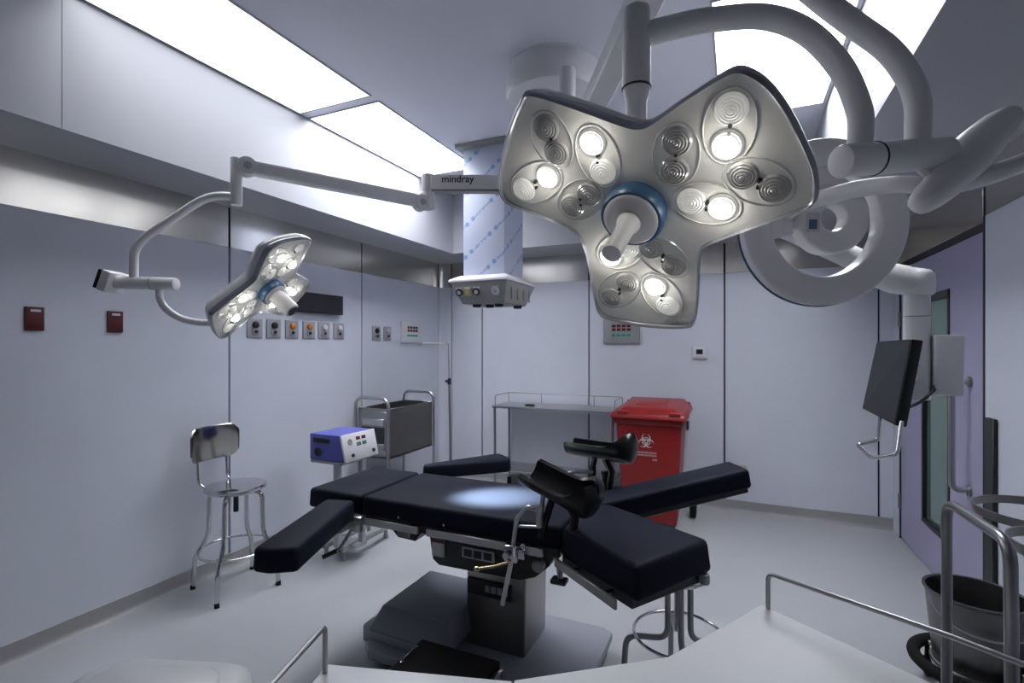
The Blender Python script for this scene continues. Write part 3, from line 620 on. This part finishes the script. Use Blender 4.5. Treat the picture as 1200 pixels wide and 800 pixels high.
part('clamp_lever', MB().tube([(-.865, 1.90, .70), (-.915, 1.87, .685), (-.985, 1.845, .672)], .006, 10).lathe([(.005, -.012), (.012, -.004), (.012, .006), (.005, .012)], Matrix.Translation((-.988, 1.844, .671)) @ frame_z((-.9, -.3, -.1)), 14), 'brass', cl)
part('tie_rod', MB().cyl((-.835, 1.925, .845), (-.735, yy, .86), .006, .006, 10), 'steel', t)
t, mid = leg_holder((-.845, 2.640, 1.005), (-.480, 2.600, .990), -1, 'black leg trough on the far side, in front of the red bin')
part('support_rod', MB().tube(fillet([(-.86, 2.515, .62), (-.855, 2.52, .90), (-.80, 2.55, .93), (-.70, 2.60, .93)], .025, 6), .011, 14), 'steel', t)
part('rail_clamp', MB().box((-.885, 2.495, .700), (-.825, 2.535, .770), .006, 2), 'chrome', t)
part('post', MB().cyl((-.70, 2.60, .84), (-.70, 2.61, .96), .015, .015, 14).cyl((-.62, 2.615, .80), (-.64, 2.615, .94), .020, .020, 14), 'pu', t)

# ------------------------------------------------------------------ step stool, stools
st = thing('step_stool', 'low black-topped foot step with bent steel legs beside the table base', 'step stool', (-1.12, 1.835, 0))
part('step_pad', MB().box((-1.325, 1.705, .215), (-.925, 1.942, .252), .008, 2), 'rubber', st)
for x in (-1.31, -.905):
    part('leg_frame', MB().tube(fillet([(x, 1.715, 0.011), (x, 1.725, .245), (x, 1.92, .245), (x, 1.935, .011)], .06, 8), .011, 14), 'chrome', st)
for y in (1.76, 1.91): part('cross_bar', MB().cyl((-1.31, y, .208), (-.905, y, .208), .009, .009, 12), 'chrome', st)

s1 = thing('stool', 'round steel stool with curved backrest standing against the left wall', 'stool', (-3.03, 2.29, 0))
C = Vector((-3.03, 2.29, 0))
part('seat', MB().lathe([(.12, .640), (.170, .642), (.185, .655), (.186, .668), (.178, .678), (.15, .682), (.02, .683)], Matrix.Translation(C), 48), 'chrome', s1)
for k, a in enumerate((-59.5, 30.5, 120.5, 210.5)):
    ax = Vector((math.cos(math.radians(a)), math.sin(math.radians(a)), 0))
    lg = part('leg', MB().tube(fillet([C + ax * .06 + Vector((0, 0, .632)), C + ax * .165 + Vector((0, 0, .628)), C + ax * .172 + Vector((0, 0, .34)), C + ax * .255 + Vector((0, 0, .22)), C + ax * .268 + Vector((0, 0, .012))], .06, 7), .0145, 14), 'chrome', s1)
    part('foot_tip', MB().cyl(C + ax * .268 + Vector((0, 0, .0)), C + ax * .268 + Vector((0, 0, .03)), .016, .0145, 14), 'rubber', lg)
part('foot_ring', MB().torus(C + Vector((0, 0, .262)), .222, .008, None, 56, 10), 'chrome', s1)
part('height_screw', MB().cyl(C + Vector((0, 0, .50)), C + Vector((0, 0, .645)), .016, .016, 16), 'ink', s1)
bd = Vector((-1, -.10, 0)).normalized(); tn = Vector((-bd.y, bd.x, 0))
br = []
for k in range(13):
    a = math.radians(-33 + 66 * k / 12); p = C + bd * (.30 * math.cos(a) - .085) + tn * (.335 * math.sin(a)); br.append((p, bd * math.cos(a) + tn * math.sin(a), .045 * max(0, (abs(k - 6) - 4) / 2) ** 2.2))
def bsec(p, nn, e): return [p + nn * (th) + Vector((0, 0, z)) for th, z in ((0, .835 + e), (.004, .828 + e), (.009, .835 + e), (.010, 1.04 - e), (.006, 1.056 - e), (0, 1.05 - e))]
part('backrest', MB().loft([bsec(*q) for q in br]), 'back_steel', s1)
for sgn in (-1, 1):
    part('back_post', MB().tube(fillet([C + bd * .13 + tn * .09 * sgn + Vector((0, 0, .655)), C + bd * .20 + tn * .11 * sgn + Vector((0, 0, .69)), C + bd * .212 + tn * .11 * sgn + Vector((0, 0, .90))], .04, 5), .008, 12), 'chrome', s1)

s2 = thing('stool', 'steel stool with bent tubular legs and foot ring under the near leg pad', 'stool', (-.245, 2.40, 0))
C = Vector((-.245, 2.40, 0))
part('seat', MB().lathe([(.08, .540), (.112, .542), (.122, .552), (.122, .562), (.112, .572), (.02, .574)], Matrix.Translation(C), 40), 'chrome', s2)
part('spindle', MB().cyl(C + Vector((0, 0, .34)), C + Vector((0, 0, .545)), .018, .018, 18), 'tube', s2)
for a in (195, 285, 15, 105):
    ax = Vector((math.cos(math.radians(a)), math.sin(math.radians(a)), 0))
    lg = part('leg', MB().tube(fillet([C + ax * .05 + Vector((0, 0, .54)), C + ax * .05 + Vector((0, 0, .262)), C + ax * .235 + Vector((0, 0, .262)), C + ax * .25 + Vector((0, 0, .012))], .055, 7), .0135, 14), 'tube', s2)
    part('foot_tip', MB().cyl(C + ax * .25, C + ax * .25 + Vector((0, 0, .03)), .017, .0155, 14), 'rubber', lg)
part('foot_ring', MB().torus(C + Vector((0, 0, .285)), .200, .0075, None, 56, 10), 'chrome', s2)

# ------------------------------------------------------------------ red bin
rb = thing('wheelie_bin', 'red wheeled bin with white hazard symbol standing by the back wall', 'bin', (-.71, 4.8, 0))
part('body', MB().hexa([(-.945, 4.56, .02), (-.485, 4.56, .02), (-.505, 5.02, .02), (-.925, 5.02, .02)], [(-1.005, 4.49, .955), (-.435, 4.49, .955), (-.445, 5.09, .955), (-.995, 5.09, .955)], .025, 3), 'red', rb)
part('body_rim', MB().box((-1.015, 4.475, .900), (-.425, 5.10, .965), .012, 2), 'red', rb)
ld = part('lid', MB().hexa([(-1.045, 4.435, .955), (-.395, 4.435, .955), (-.395, 5.13, .975), (-1.045, 5.13, .975)], [(-1.030, 4.455, 1.005), (-.410, 4.455, 1.005), (-.410, 5.13, 1.035), (-1.030, 5.13, 1.035)], .012, 2)
          .hexa([(-1.00, 4.48, 1.0), (-.44, 4.48, 1.0), (-.43, 5.12, 1.03), (-1.01, 5.12, 1.03)], [(-.94, 4.56, 1.045), (-.50, 4.56, 1.045), (-.47, 5.10, 1.085), (-.97, 5.10, 1.085)], .012, 2), 'red', rb)
part('lid_panel', MB().hexa([(-.86, 4.66, 1.045), (-.58, 4.66, 1.045), (-.58, 5.0, 1.072), (-.86, 5.0, 1.072)], [(-.85, 4.67, 1.066), (-.59, 4.67, 1.066), (-.59, 4.99, 1.090), (-.85, 4.99, 1.090)], .006, 2), 'red', ld)
for x in (-.93, -.49): part('lid_lug', MB().box((x - .05, 4.44, .990), (x + .05, 4.50, 1.020), .008, 2), 'red', ld)
part('hinge_bar', MB().cyl((-1.02, 5.135, 1.03), (-.42, 5.135, 1.03), .018, .018, 16), 'red', rb)
part('side_grip', MB().box((-.412, 4.60, .86), (-.392, 4.68, .935), .006, 2), 'black', rb)
part('axle', MB().cyl((-1.05, 4.96, .105), (-.37, 4.96, .105), .012, .012, 12), 'steel_dark', rb)
for x in (-1.04, -.38):
    w = part('wheel', MB().cyl((x - .026, 4.96, .105), (x + .026, 4.96, .105), .104, .104, 36, .012), 'rubber', rb)
    part('wheel_hub', MB().cyl((x - .030, 4.96, .105), (x + .030, 4.96, .105), .045, .045, 24, .004), 'black', w)
# biohazard mark and lines of writing, set on the sloping front
fy = lambda z: 4.56 + (4.49 - 4.56) * (z - .02) / .935 - .0015
fn = Vector((0, -.935, -.07)).normalized(); fu = Vector((0, -.07, .935)).normalized()
bmx = basis((-.735, fy(.755), .755), Vector((1, 0, 0)), fu, fn)
def annsec(mb, cx, cy, r0, r1, a0, a1, n=22):
    out = [(cx + r1 * math.cos(math.radians(a0 + (a1 - a0) * k / n)), cy + r1 * math.sin(math.radians(a0 + (a1 - a0) * k / n))) for k in range(n + 1)]
    inn = [(cx + r0(k / n) * math.cos(math.radians(a0 + (a1 - a0) * k / n)), cy + r0(k / n) * math.sin(math.radians(a0 + (a1 - a0) * k / n))) for k in range(n + 1)]
    mb.loft([[(*p, 0) for p in out], [(*p, 0) for p in inn]], False, False, False, bmx)
bio = MB(); S = .068 / 26
for k in range(3):
    a = 90 + 120 * k; cx, cy = 11 * S * math.cos(math.radians(a)), 11 * S * math.sin(math.radians(a))
    fr0 = lambda t: S * (4.2 * math.cos(math.radians(15 + 330 * t)) + math.sqrt(10.6 ** 2 - (4.2 * math.sin(math.radians(15 + 330 * t))) ** 2))
    annsec(bio, cx, cy, fr0, 15 * S, a + 15, a + 345, 40)
    annsec(bio, 0, 0, lambda t: S * 11.5, S * 14.5, a - 32, a + 32, 14)
part('hazard_symbol', bio, 'paper', rb, label='white biohazard symbol')
part('symbol_centre', MB().cyl(bmx @ Vector((0, 0, .0003)), bmx @ Vector((0, 0, .0012)), .0095, .0095, 20), 'red', rb)
tx = MB()
random.seed(3)
for r, (w0, w1, z) in enumerate(((-.088, .088, -.098), (-.088, .088, -.122), (.052, .09, -.158))):
    x = w0
    while x < w1:
        wd = random.uniform(.007, .013)
        tx.box((x, z - .009, 0), (min(x + wd, w1), z + .007, .0008), 0, 1, bmx); x += wd + .0035
part('label_lettering', tx, 'pink', rb, label='faded white lines of lettering')

# ------------------------------------------------------------------ steel side table, trolley, blue unit, drip stand
tt = thing('side_table', 'narrow steel table with low gallery rail against the back wall', 'table', (-1.75, 5.05, 0))
part('tabletop', MB().box((-2.415, 4.845, .925), (-1.09, 5.27, .950), .004, 2), 'steel', tt)
for x in (-2.39, -1.115):
    for y in (4.87, 5.245):
        lg = part('leg', MB().cyl((x, y, .09), (x, y, .93), .0135, .0135, 16), 'tube', tt)
        part('caster', MB().cyl((x - .012, y, .04), (x + .012, y, .04), .04, .04, 20, .004).box((x - .018, y - .02, .055), (x + .018, y + .02, .095), .004, 1), 'rubber', lg)
part('lower_shelf', MB().box((-2.38, 4.86, .255), (-1.12, 5.25, .272), .004, 1), 'steel', tt)
gr = part('gallery_rail', MB().tube(fillet([(-2.40, 4.90, .95), (-2.40, 4.90, 1.055), (-2.40, 5.255, 1.055), (-1.10, 5.255, 1.055), (-1.10, 4.90, 1.055), (-1.10, 4.90, .95)], .03, 5), .0045, 10), 'tube', tt)
for x in (-2.40, -2.0, -1.40, -1.10): part('rail_post', MB().cyl((x, 5.255, .948), (x, 5.255, 1.055), .0045, .0045, 10), 'tube', gr)
t = thing('remote_control', 'small black remote lying on the steel table by the back wall', 'remote control', (-2.02, 4.96, .95))
part('case', MB().box((-2.07, 4.945, .951), (-1.97, 4.985, .968), .005, 2), 'black', t)
part('keypad', MB().box((-2.055, 4.952, .967), (-2.0, 4.978, .970), .001, 1), 'ink', t)

tr = thing('bin_trolley', 'dark steel box trolley with looped end handles beside the left wall', 'trolley', (-3.05, 4.03, 0))
X0, X1, Y0, Y1, Z0, Z1 = -3.225, -2.875, 3.69, 4.39, .565, 1.02
bxm = MB(); th = .012
for a in ((X0, Y0, X1, Y0 + th), (X0, Y1 - th, X1, Y1), (X0, Y0, X0 + th, Y1), (X1 - th, Y0, X1, Y1)): bxm.box((a[0], a[1], Z0), (a[2], a[3], Z1), .002, 1)
bxm.box((X0, Y0, Z0), (X1, Y1, Z0 + .015))
part('box', bxm, 'steel_dark', tr)
ep = part('end_panel', MB().box((X0 + .02, Y0 - .012, .60), (X1 - .02, Y0, .99), .003, 1), 'tube', tr)
part('slot_handle', MB().box((X0 + .06, Y0 - .019, .865), (X1 - .05, Y0 - .010, .915), .003, 1).box((X0 + .055, Y0 - .022, .912), (X1 - .045, Y0 - .010, .924), .002, 1), 'steel', ep)
part('slot_recess', MB().box((X0 + .05, Y0 - .014, .70), (X1 - .04, Y0 - .011, .85)), 'ink', ep)
part('slot_lip', MB().box((X0 + .05, Y0 - .02, .645), (X1 - .04, Y0 - .010, .70), .002, 1), 'steel_dark', ep)
for yy in (Y0 - .022, Y1 + .016):
    part('handle_frame', MB().tube(fillet([(X0 - .012, yy, .10), (X0 - .012, yy, 1.115), (X1 + .012, yy, 1.115), (X1 + .012, yy, .10)], .09, 8), .0145, 16), 'steel', tr)
    for x in (X0 - .012, X1 + .012): part('caster', MB().cyl((x - .013, yy, .05), (x + .013, yy, .05), .05, .05, 22, .005).box((x - .018, yy - .02, .07), (x + .018, yy + .02, .11), .004, 1), 'rubber', tr)
part('lower_shelf', MB().box((X0, Y0, .20), (X1, Y1, .218), .003, 1), 'steel_dark', tr)

cu = thing('cart_stand', 'grey pedestal cart under the blue device, half hidden by the table head', 'cart', (-2.73, 2.95, 0))
part('top_plate', MB().box((-2.88, 2.78, .735), (-2.58, 3.13, .757), .005, 2), 'grey', cu)
for x, y in ((-2.695, 2.86), (-2.605, 3.02)): part('post', MB().box((x - .022, y - .022, .11), (x + .022, y + .022, .74), .006, 2), 'lgrey', cu)
for x in (-2.665, -2.84):
    part('base_beam', MB().box((x - .028, 2.86, .072), (x + .028, 3.42, .118), .01, 2), 'grey', cu)
    for y in (2.90, 3.38): part('foot_glide', MB().cyl((x, y, 0), (x, y, .075), .020, .014, 16), 'grey', cu)
part('base_bridge', MB().box((-2.86, 2.92, .085), (-2.58, 3.05, .112), .006, 2), 'grey', cu)
bu = thing('electrosurgical_unit', 'violet-blue medical device with slanted white control face, on grey cart', 'medical device', (-2.73, 2.95, .757))
part('case', MB().hexa([(-2.880, 2.775, .760), (-2.545, 2.775, .760), (-2.545, 3.125, .760), (-2.880, 3.125, .760)], [(-2.880, 2.775, .950), (-2.590, 2.775, .950), (-2.590, 3.125, .950), (-2.880, 3.125, .950)], .006, 2), 'blue_box', bu)
fm = basis((-2.562, 2.95, .857), Vector((0, 1, 0)), Vector((-.045, 0, .19)).normalized(), Vector((.19, 0, .045)).normalized())
fp = part('front_panel', MB().box((-.178, -.100, -.012), (.178, .098, .006), .004, 2, fm), 'panel_w', bu)
part('dial', MB().torus((fm @ Vector((-.105, .038, .008))), .020, .003, frame_z(fm.to_3x3() @ Vector((0, 0, 1))), 24, 8).cyl(fm @ Vector((-.105, .038, .005)), fm @ Vector((-.105, .038, .008)), .018, .018, 20), 'grey', fp)
for dx, dy, k in ((-.02, .055, 'ledred'), (.04, .055, 'ledred'), (-.02, .012, 'ledgreen'), (.04, .012, 'ledgreen')):
    part('display', MB().box((dx - .018, dy - .012, .005), (dx + .024, dy + .012, .008), 0, 1, fm), 'ink', fp)
    part('display_digit', MB().box((dx - .012, dy - .007, .0075), (dx + .016, dy + .007, .009), 0, 1, fm), k, fp)
for dx, dy in ((-.10, -.06), (.125, -.06)): part('jack', MB().cyl(fm @ Vector((dx, dy, .004)), fm @ Vector((dx, dy, .016)), .013, .013, 18), 'ink', fp)
part('side_slot', MB().box((-2.845, 2.768, .888), (-2.69, 2.778, .922), .002, 1), 'ink', bu)
part('side_fan', MB().lathe([(.032, 0), (.032, .008), (.02, .008), (.01, .004)], Matrix.Translation((-2.80, 2.777, .820)) @ frame_z((0, -1, 0)), 24), 'ink', bu)
iv = thing('drip_stand', 'thin steel drip stand with black clamp knob in the room corner', 'drip stand', (-2.87, 4.73, 0))
P = Vector((-2.875, 4.73, 0))
part('lower_tube', MB().cyl(P + Vector((.02, 0, .06)), P + Vector((0, 0, 1.20)), .0125, .0125, 16), 'tube', iv)
part('upper_rod', MB().tube(fillet([P + Vector((0, 0, 1.15)), P + Vector((-.01, 0, 1.615)), P + Vector((-.26, -.14, 1.618))], .02, 5), .005, 10), 'tube', iv)
part('hook', MB().tube([P + Vector((-.26, -.14, 1.618)), P + Vector((-.275, -.147, 1.60)), P + Vector((-.29, -.155, 1.618))], .004, 8), 'tube', iv)
part('clamp_knob', MB().cyl(P + Vector((0, 0, 1.17)), P + Vector((0, 0, 1.235)), .020, .018, 18).cyl(P + Vector((0, 0, 1.205)), P + Vector((-.04, -.02, 1.205)), .016, .014, 14), 'black', iv)
for k in range(5):
    a = 2 * PI * k / 5 + .3; ax = Vector((math.cos(a), math.sin(a), 0))
    lg = part('leg', MB().tube([P + Vector((.02, 0, .09)), P + Vector((.02, 0, .075)) + ax * .06, P + Vector((.02, 0, .06)) + ax * .19], .011, 10), 'tube', iv)
    part('caster', MB().cyl(P + Vector((.02, 0, .028)) + ax * .19 - ax.cross(uz) * .01, P + Vector((.02, 0, .028)) + ax * .19 + ax.cross(uz) * .01, .028, .028, 18), 'rubber', lg)

# ------------------------------------------------------------------ basin stand and bucket at the right
bs = thing('basin_stand', 'grey tubular basin stand with two empty flat rings at the right edge', 'basin stand', (.7, 1.65, 0))
part('end_frame', MB().tube(fillet([(.530, 1.775, .08), (.530, 1.775, 1.165), (.545, 1.455, 1.165), (.545, 1.435, .08)], .055, 8), .0125, 16), 'tube', bs)
part('rear_frame', MB().tube(fillet([(1.02, 1.96, .08), (1.02, 1.96, 1.10), (1.03, 1.52, 1.10), (1.03, 1.50, .08)], .055, 8), .0125, 16), 'tube', bs)
for y0_, y1_, z in ((1.775, 1.96, .12), (1.44, 1.50, .12)): part('cross_bar', MB().cyl((.535, y0_, z), (1.025, y1_, z), .011, .011, 12), 'tube', bs)
def hoop(c, r): 
    return MB().loft([[(c[0] + q * math.cos(2 * PI * k / 48), c[1] + q * math.sin(2 * PI * k / 48), c[2] + z) for q, z in ((r, -.012), (r + .004, -.012), (r + .004, .012), (r, .012))] for k in range(49)], False, False)
part('basin_ring', hoop((.790, 1.90, 1.122), .155), 'steel_dark', bs)
part('basin_ring', hoop((.742, 1.60, 1.122), .140), 'steel_dark', bs)
part('ring_arm', MB().tube([(1.022, 1.93, 1.09), (.948, 1.92, 1.122)], .008, 10).tube([(1.028, 1.60, 1.09), (.886, 1.60, 1.122)], .008, 10), 'tube', bs)
for x, y in ((.53, 1.775), (.545, 1.435), (1.02, 1.96), (1.03, 1.50)): part('caster', MB().cyl((x - .012, y, .04), (x + .012, y, .04), .04, .04, 20, .005).cyl((x, y, .05), (x, y, .1), .012, .012, 10), 'rubber', bs)

kb = thing('kick_bucket', 'dark steel bucket in a black-bumpered wheeled ring, near the door', 'bucket', (.965, 2.90, 0))
C = Vector((.965, 2.90, 0))
part('bucket', MB().lathe([(.135, .10), (.140, .105), (.176, .48), (.185, .488), (.185, .496), (.172, .494), (.136, .118), (.02, .114)], Matrix.Translation(C), 48), 'bucket', kb)
part('bail', MB().tube([C + Vector((.188 * math.cos(a), .188 * math.sin(a) * .55 - .09, .485 - .11 * math.sin(-a) * 1.0)) for a in [PI + PI * k / 16 for k in range(17)]], .005, 8), 'steel', kb)
part('ring_frame', MB().torus(C + Vector((0, 0, .165)), .150, .010, None, 44, 8), 'steel_dark', kb)
part('bumper', MB().torus(C + Vector((-.004, 0, .165)), .212, .026, None, 52, 12), 'rubber', kb)
for a in (40, 130, 220, 310):
    ax = Vector((math.cos(math.radians(a)), math.sin(math.radians(a)), 0))
    sp = part('spoke', MB().cyl(C + ax * .14 + Vector((0, 0, .165)), C + ax * .215 + Vector((-.004, 0, .165)), .010, .010, 10), 'steel_dark', kb)
    part('caster', MB().cyl(C + ax * .20 + Vector((-.012, 0, .045)), C + ax * .20 + Vector((.012, 0, .045)), .045, .045, 20, .005).cyl(C + ax * .20 + Vector((0, 0, .06)), C + ax * .20 + Vector((0, 0, .165)), .010, .010, 10), 'rubber', sp)

# ------------------------------------------------------------------ instrument tables in the foreground
ia = thing('instrument_table', 'bright steel instrument table at the bottom edge, its rail at the left end', 'instrument table', (-.6, .65, 0), group='foreground instrument tables')
e1 = Vector((.96, .281, 0)).normalized(); e2 = Vector((.281, -.96, 0)).normalized(); A0 = Vector((-.825, .843, 0))
qa = [A0, A0 + e1 * .411, A0 + e1 * .411 + e2 * .42, A0 + e2 * .42]
part('tabletop', MB().prism([(p.x, p.y) for p in qa[::-1]], .872, .90, .004, 2), 'top', ia)
part('side_rail', MB().tube(fillet([A0 + e1 * .012 + e2 * .03 + Vector((0, 0, .898)), A0 + e1 * .012 + e2 * .03 + Vector((0, 0, 1.0)), A0 + e1 * .012 + e2 * .40 + Vector((0, 0, 1.0)), A0 + e1 * .012 + e2 * .40 + Vector((0, 0, .898))], .014, 5), .0055, 12), 'tube', ia)
for i, j in ((.03, .03), (.37, .03), (.37, .39), (.03, .39)):
    p = A0 + e1 * i + e2 * j; lg = part('leg', MB().cyl(p + Vector((0, 0, .07)), p + Vector((0, 0, .875)), .0125, .0125, 14), 'tube', ia)
    part('caster', MB().cyl(p + Vector((-.012, 0, .038)), p + Vector((.012, 0, .038)), .038, .038, 18).cyl(p + Vector((0, 0, .05)), p + Vector((0, 0, .09)), .012, .012, 10), 'rubber', lg)
part('shelf', MB().prism([((p.x + (-.6 - p.x) * .12), (p.y + (.66 - p.y) * .12)) for p in qa[::-1]], .25, .265, .003, 1), 'steel', ia)

ib = thing('instrument_table', 'brushed steel instrument table at the bottom right corner with a long rail', 'instrument table', (.15, 1.1, 0), group='foreground instrument tables')
qb = [(-.428, .965), (-.144, 1.18), (.057, 1.52), (.371, 1.31), (.75, 1.056), (.42, .60), (.18, .52), (-.372, .80)]
part('tabletop', MB().prism(qb[::-1], .872, .8985, .004, 2), 'top', ib)
part('back_rail', MB().tube(fillet([(.0725, 1.503, .897), (.0725, 1.503, .992), (.39, 1.296, 1.010), (.52, 1.205, 1.012), (.52, 1.205, .897)], .02, 6), .0055, 12), 'tube', ib)
for p in ((-.12, 1.13), (.06, 1.46), (.68, 1.05), (.40, .65)):
    p = Vector((*p, 0)); lg = part('leg', MB().cyl(p + Vector((0, 0, .07)), p + Vector((0, 0, .875)), .0125, .0125, 14), 'tube', ib)
    part('caster', MB().cyl(p + Vector((-.012, 0, .038)), p + Vector((.012, 0, .038)), .038, .038, 18).cyl(p + Vector((0, 0, .05)), p + Vector((0, 0, .09)), .012, .012, 10), 'rubber', lg)

wb_ = thing('lidded_bin', 'white plastic container with rounded raised lid at the bottom left edge', 'container', (-.93, .50, 0))
def rrect(w, h, r, z, n=6, m=None):
    out = []
    for cx, cy, a0 in ((w - r, h - r, 0), (-w + r, h - r, 90), (-w + r, -h + r, 180), (w - r, -h + r, 270)):
        for k in range(n + 1): a = math.radians(a0 + 90 * k / n); out.append(Vector((cx + r * math.cos(a), cy + r * math.sin(a), z)))
    return out
mw = Matrix.Translation((-.93, .50, 0)) @ Matrix.Rotation(math.radians(20), 4, 'Z')
part('body', MB().loft([rrect(.13, .115, .05, 0), rrect(.155, .135, .06, .96)], True, True, True, mw), 'panel_w', wb_)
lid = part('lid', MB().loft([rrect(.160, .14, .065, .955), rrect(.165, .145, .07, .965), rrect(.162, .142, .07, .985), rrect(.145, .128, .065, .996), rrect(.128, .110, .06, .997)], True, True, True, mw), 'panel_w', wb_, angle=60)
part('lid_panel', MB().loft([rrect(.122, .104, .055, .990), rrect(.122, .104, .055, 1.001), rrect(.114, .097, .05, 1.006), rrect(.05, .04, .03, 1.009)], True, True, True, mw), 'panel_w', lid, angle=60)

# ------------------------------------------------------------------ light
def light(name, kind, loc, energy, color, **kw):
    ld_ = bpy.data.lights.new(name, kind); ld_.energy = energy; ld_.color = color
    for k, v in kw.items(): setattr(ld_, k, v)
    o = bpy.data.objects.new(name, ld_); COL.objects.link(o); o.location = loc; return o
nrm = Vector((.7023, .2678, -.6596)); src = Vector((-2.038, 1.7137, 1.863)) + nrm * .17
tgt = Vector((-1.075, 2.235, .85))
sp = light('lamp_beam', 'SPOT', src, 4300, (.84, 1., .84), spot_size=math.radians(16.8), spot_blend=1., shadow_soft_size=.05)
sp.rotation_euler = (tgt - src).to_track_quat('-Z', 'Y').to_euler()
n2 = Vector((-.1675, -.7086, -.6855)); src = Vector((-.1889, 1.0333, 1.8727)) + n2 * .165
bp = light('lamp_beam', 'SPOT', src, 66, (1., .98, .95), spot_size=math.radians(75), spot_blend=1., shadow_soft_size=.05)
bp.rotation_euler = n2.to_track_quat('-Z', 'Y').to_euler()
co = light('corridor_fill', 'AREA', (XR + .75, 4.4, 2.58), 14, (.95, 1., .97), size=.5)  # unseen area light added to brighten the corridor behind the door pane

w = bpy.data.worlds.new('world'); SC.world = w; w.use_nodes = True
w.node_tree.nodes['Background'].inputs[0].default_value = (.02, .02, .025, 1); w.node_tree.nodes['Background'].inputs[1].default_value = .2

# ------------------------------------------------------------------ camera
cd = bpy.data.cameras.new('camera'); cam = bpy.data.objects.new('camera', cd); COL.objects.link(cam)
cam.location = (0, 0, 1.6); cam.rotation_euler = (PI / 2, 0, math.radians(24.187))
cd.sensor_width = 36.; cd.lens = 590. / 1200. * 36.; cd.shift_y = 4. / 1200.; cd.clip_start = .02
SC.camera = cam
SC.view_settings.view_transform = 'Standard'; SC.view_settings.look = 'None'; SC.view_settings.gamma = 1.; SC.view_settings.use_curve_mapping = False
SC.view_settings.exposure = .08
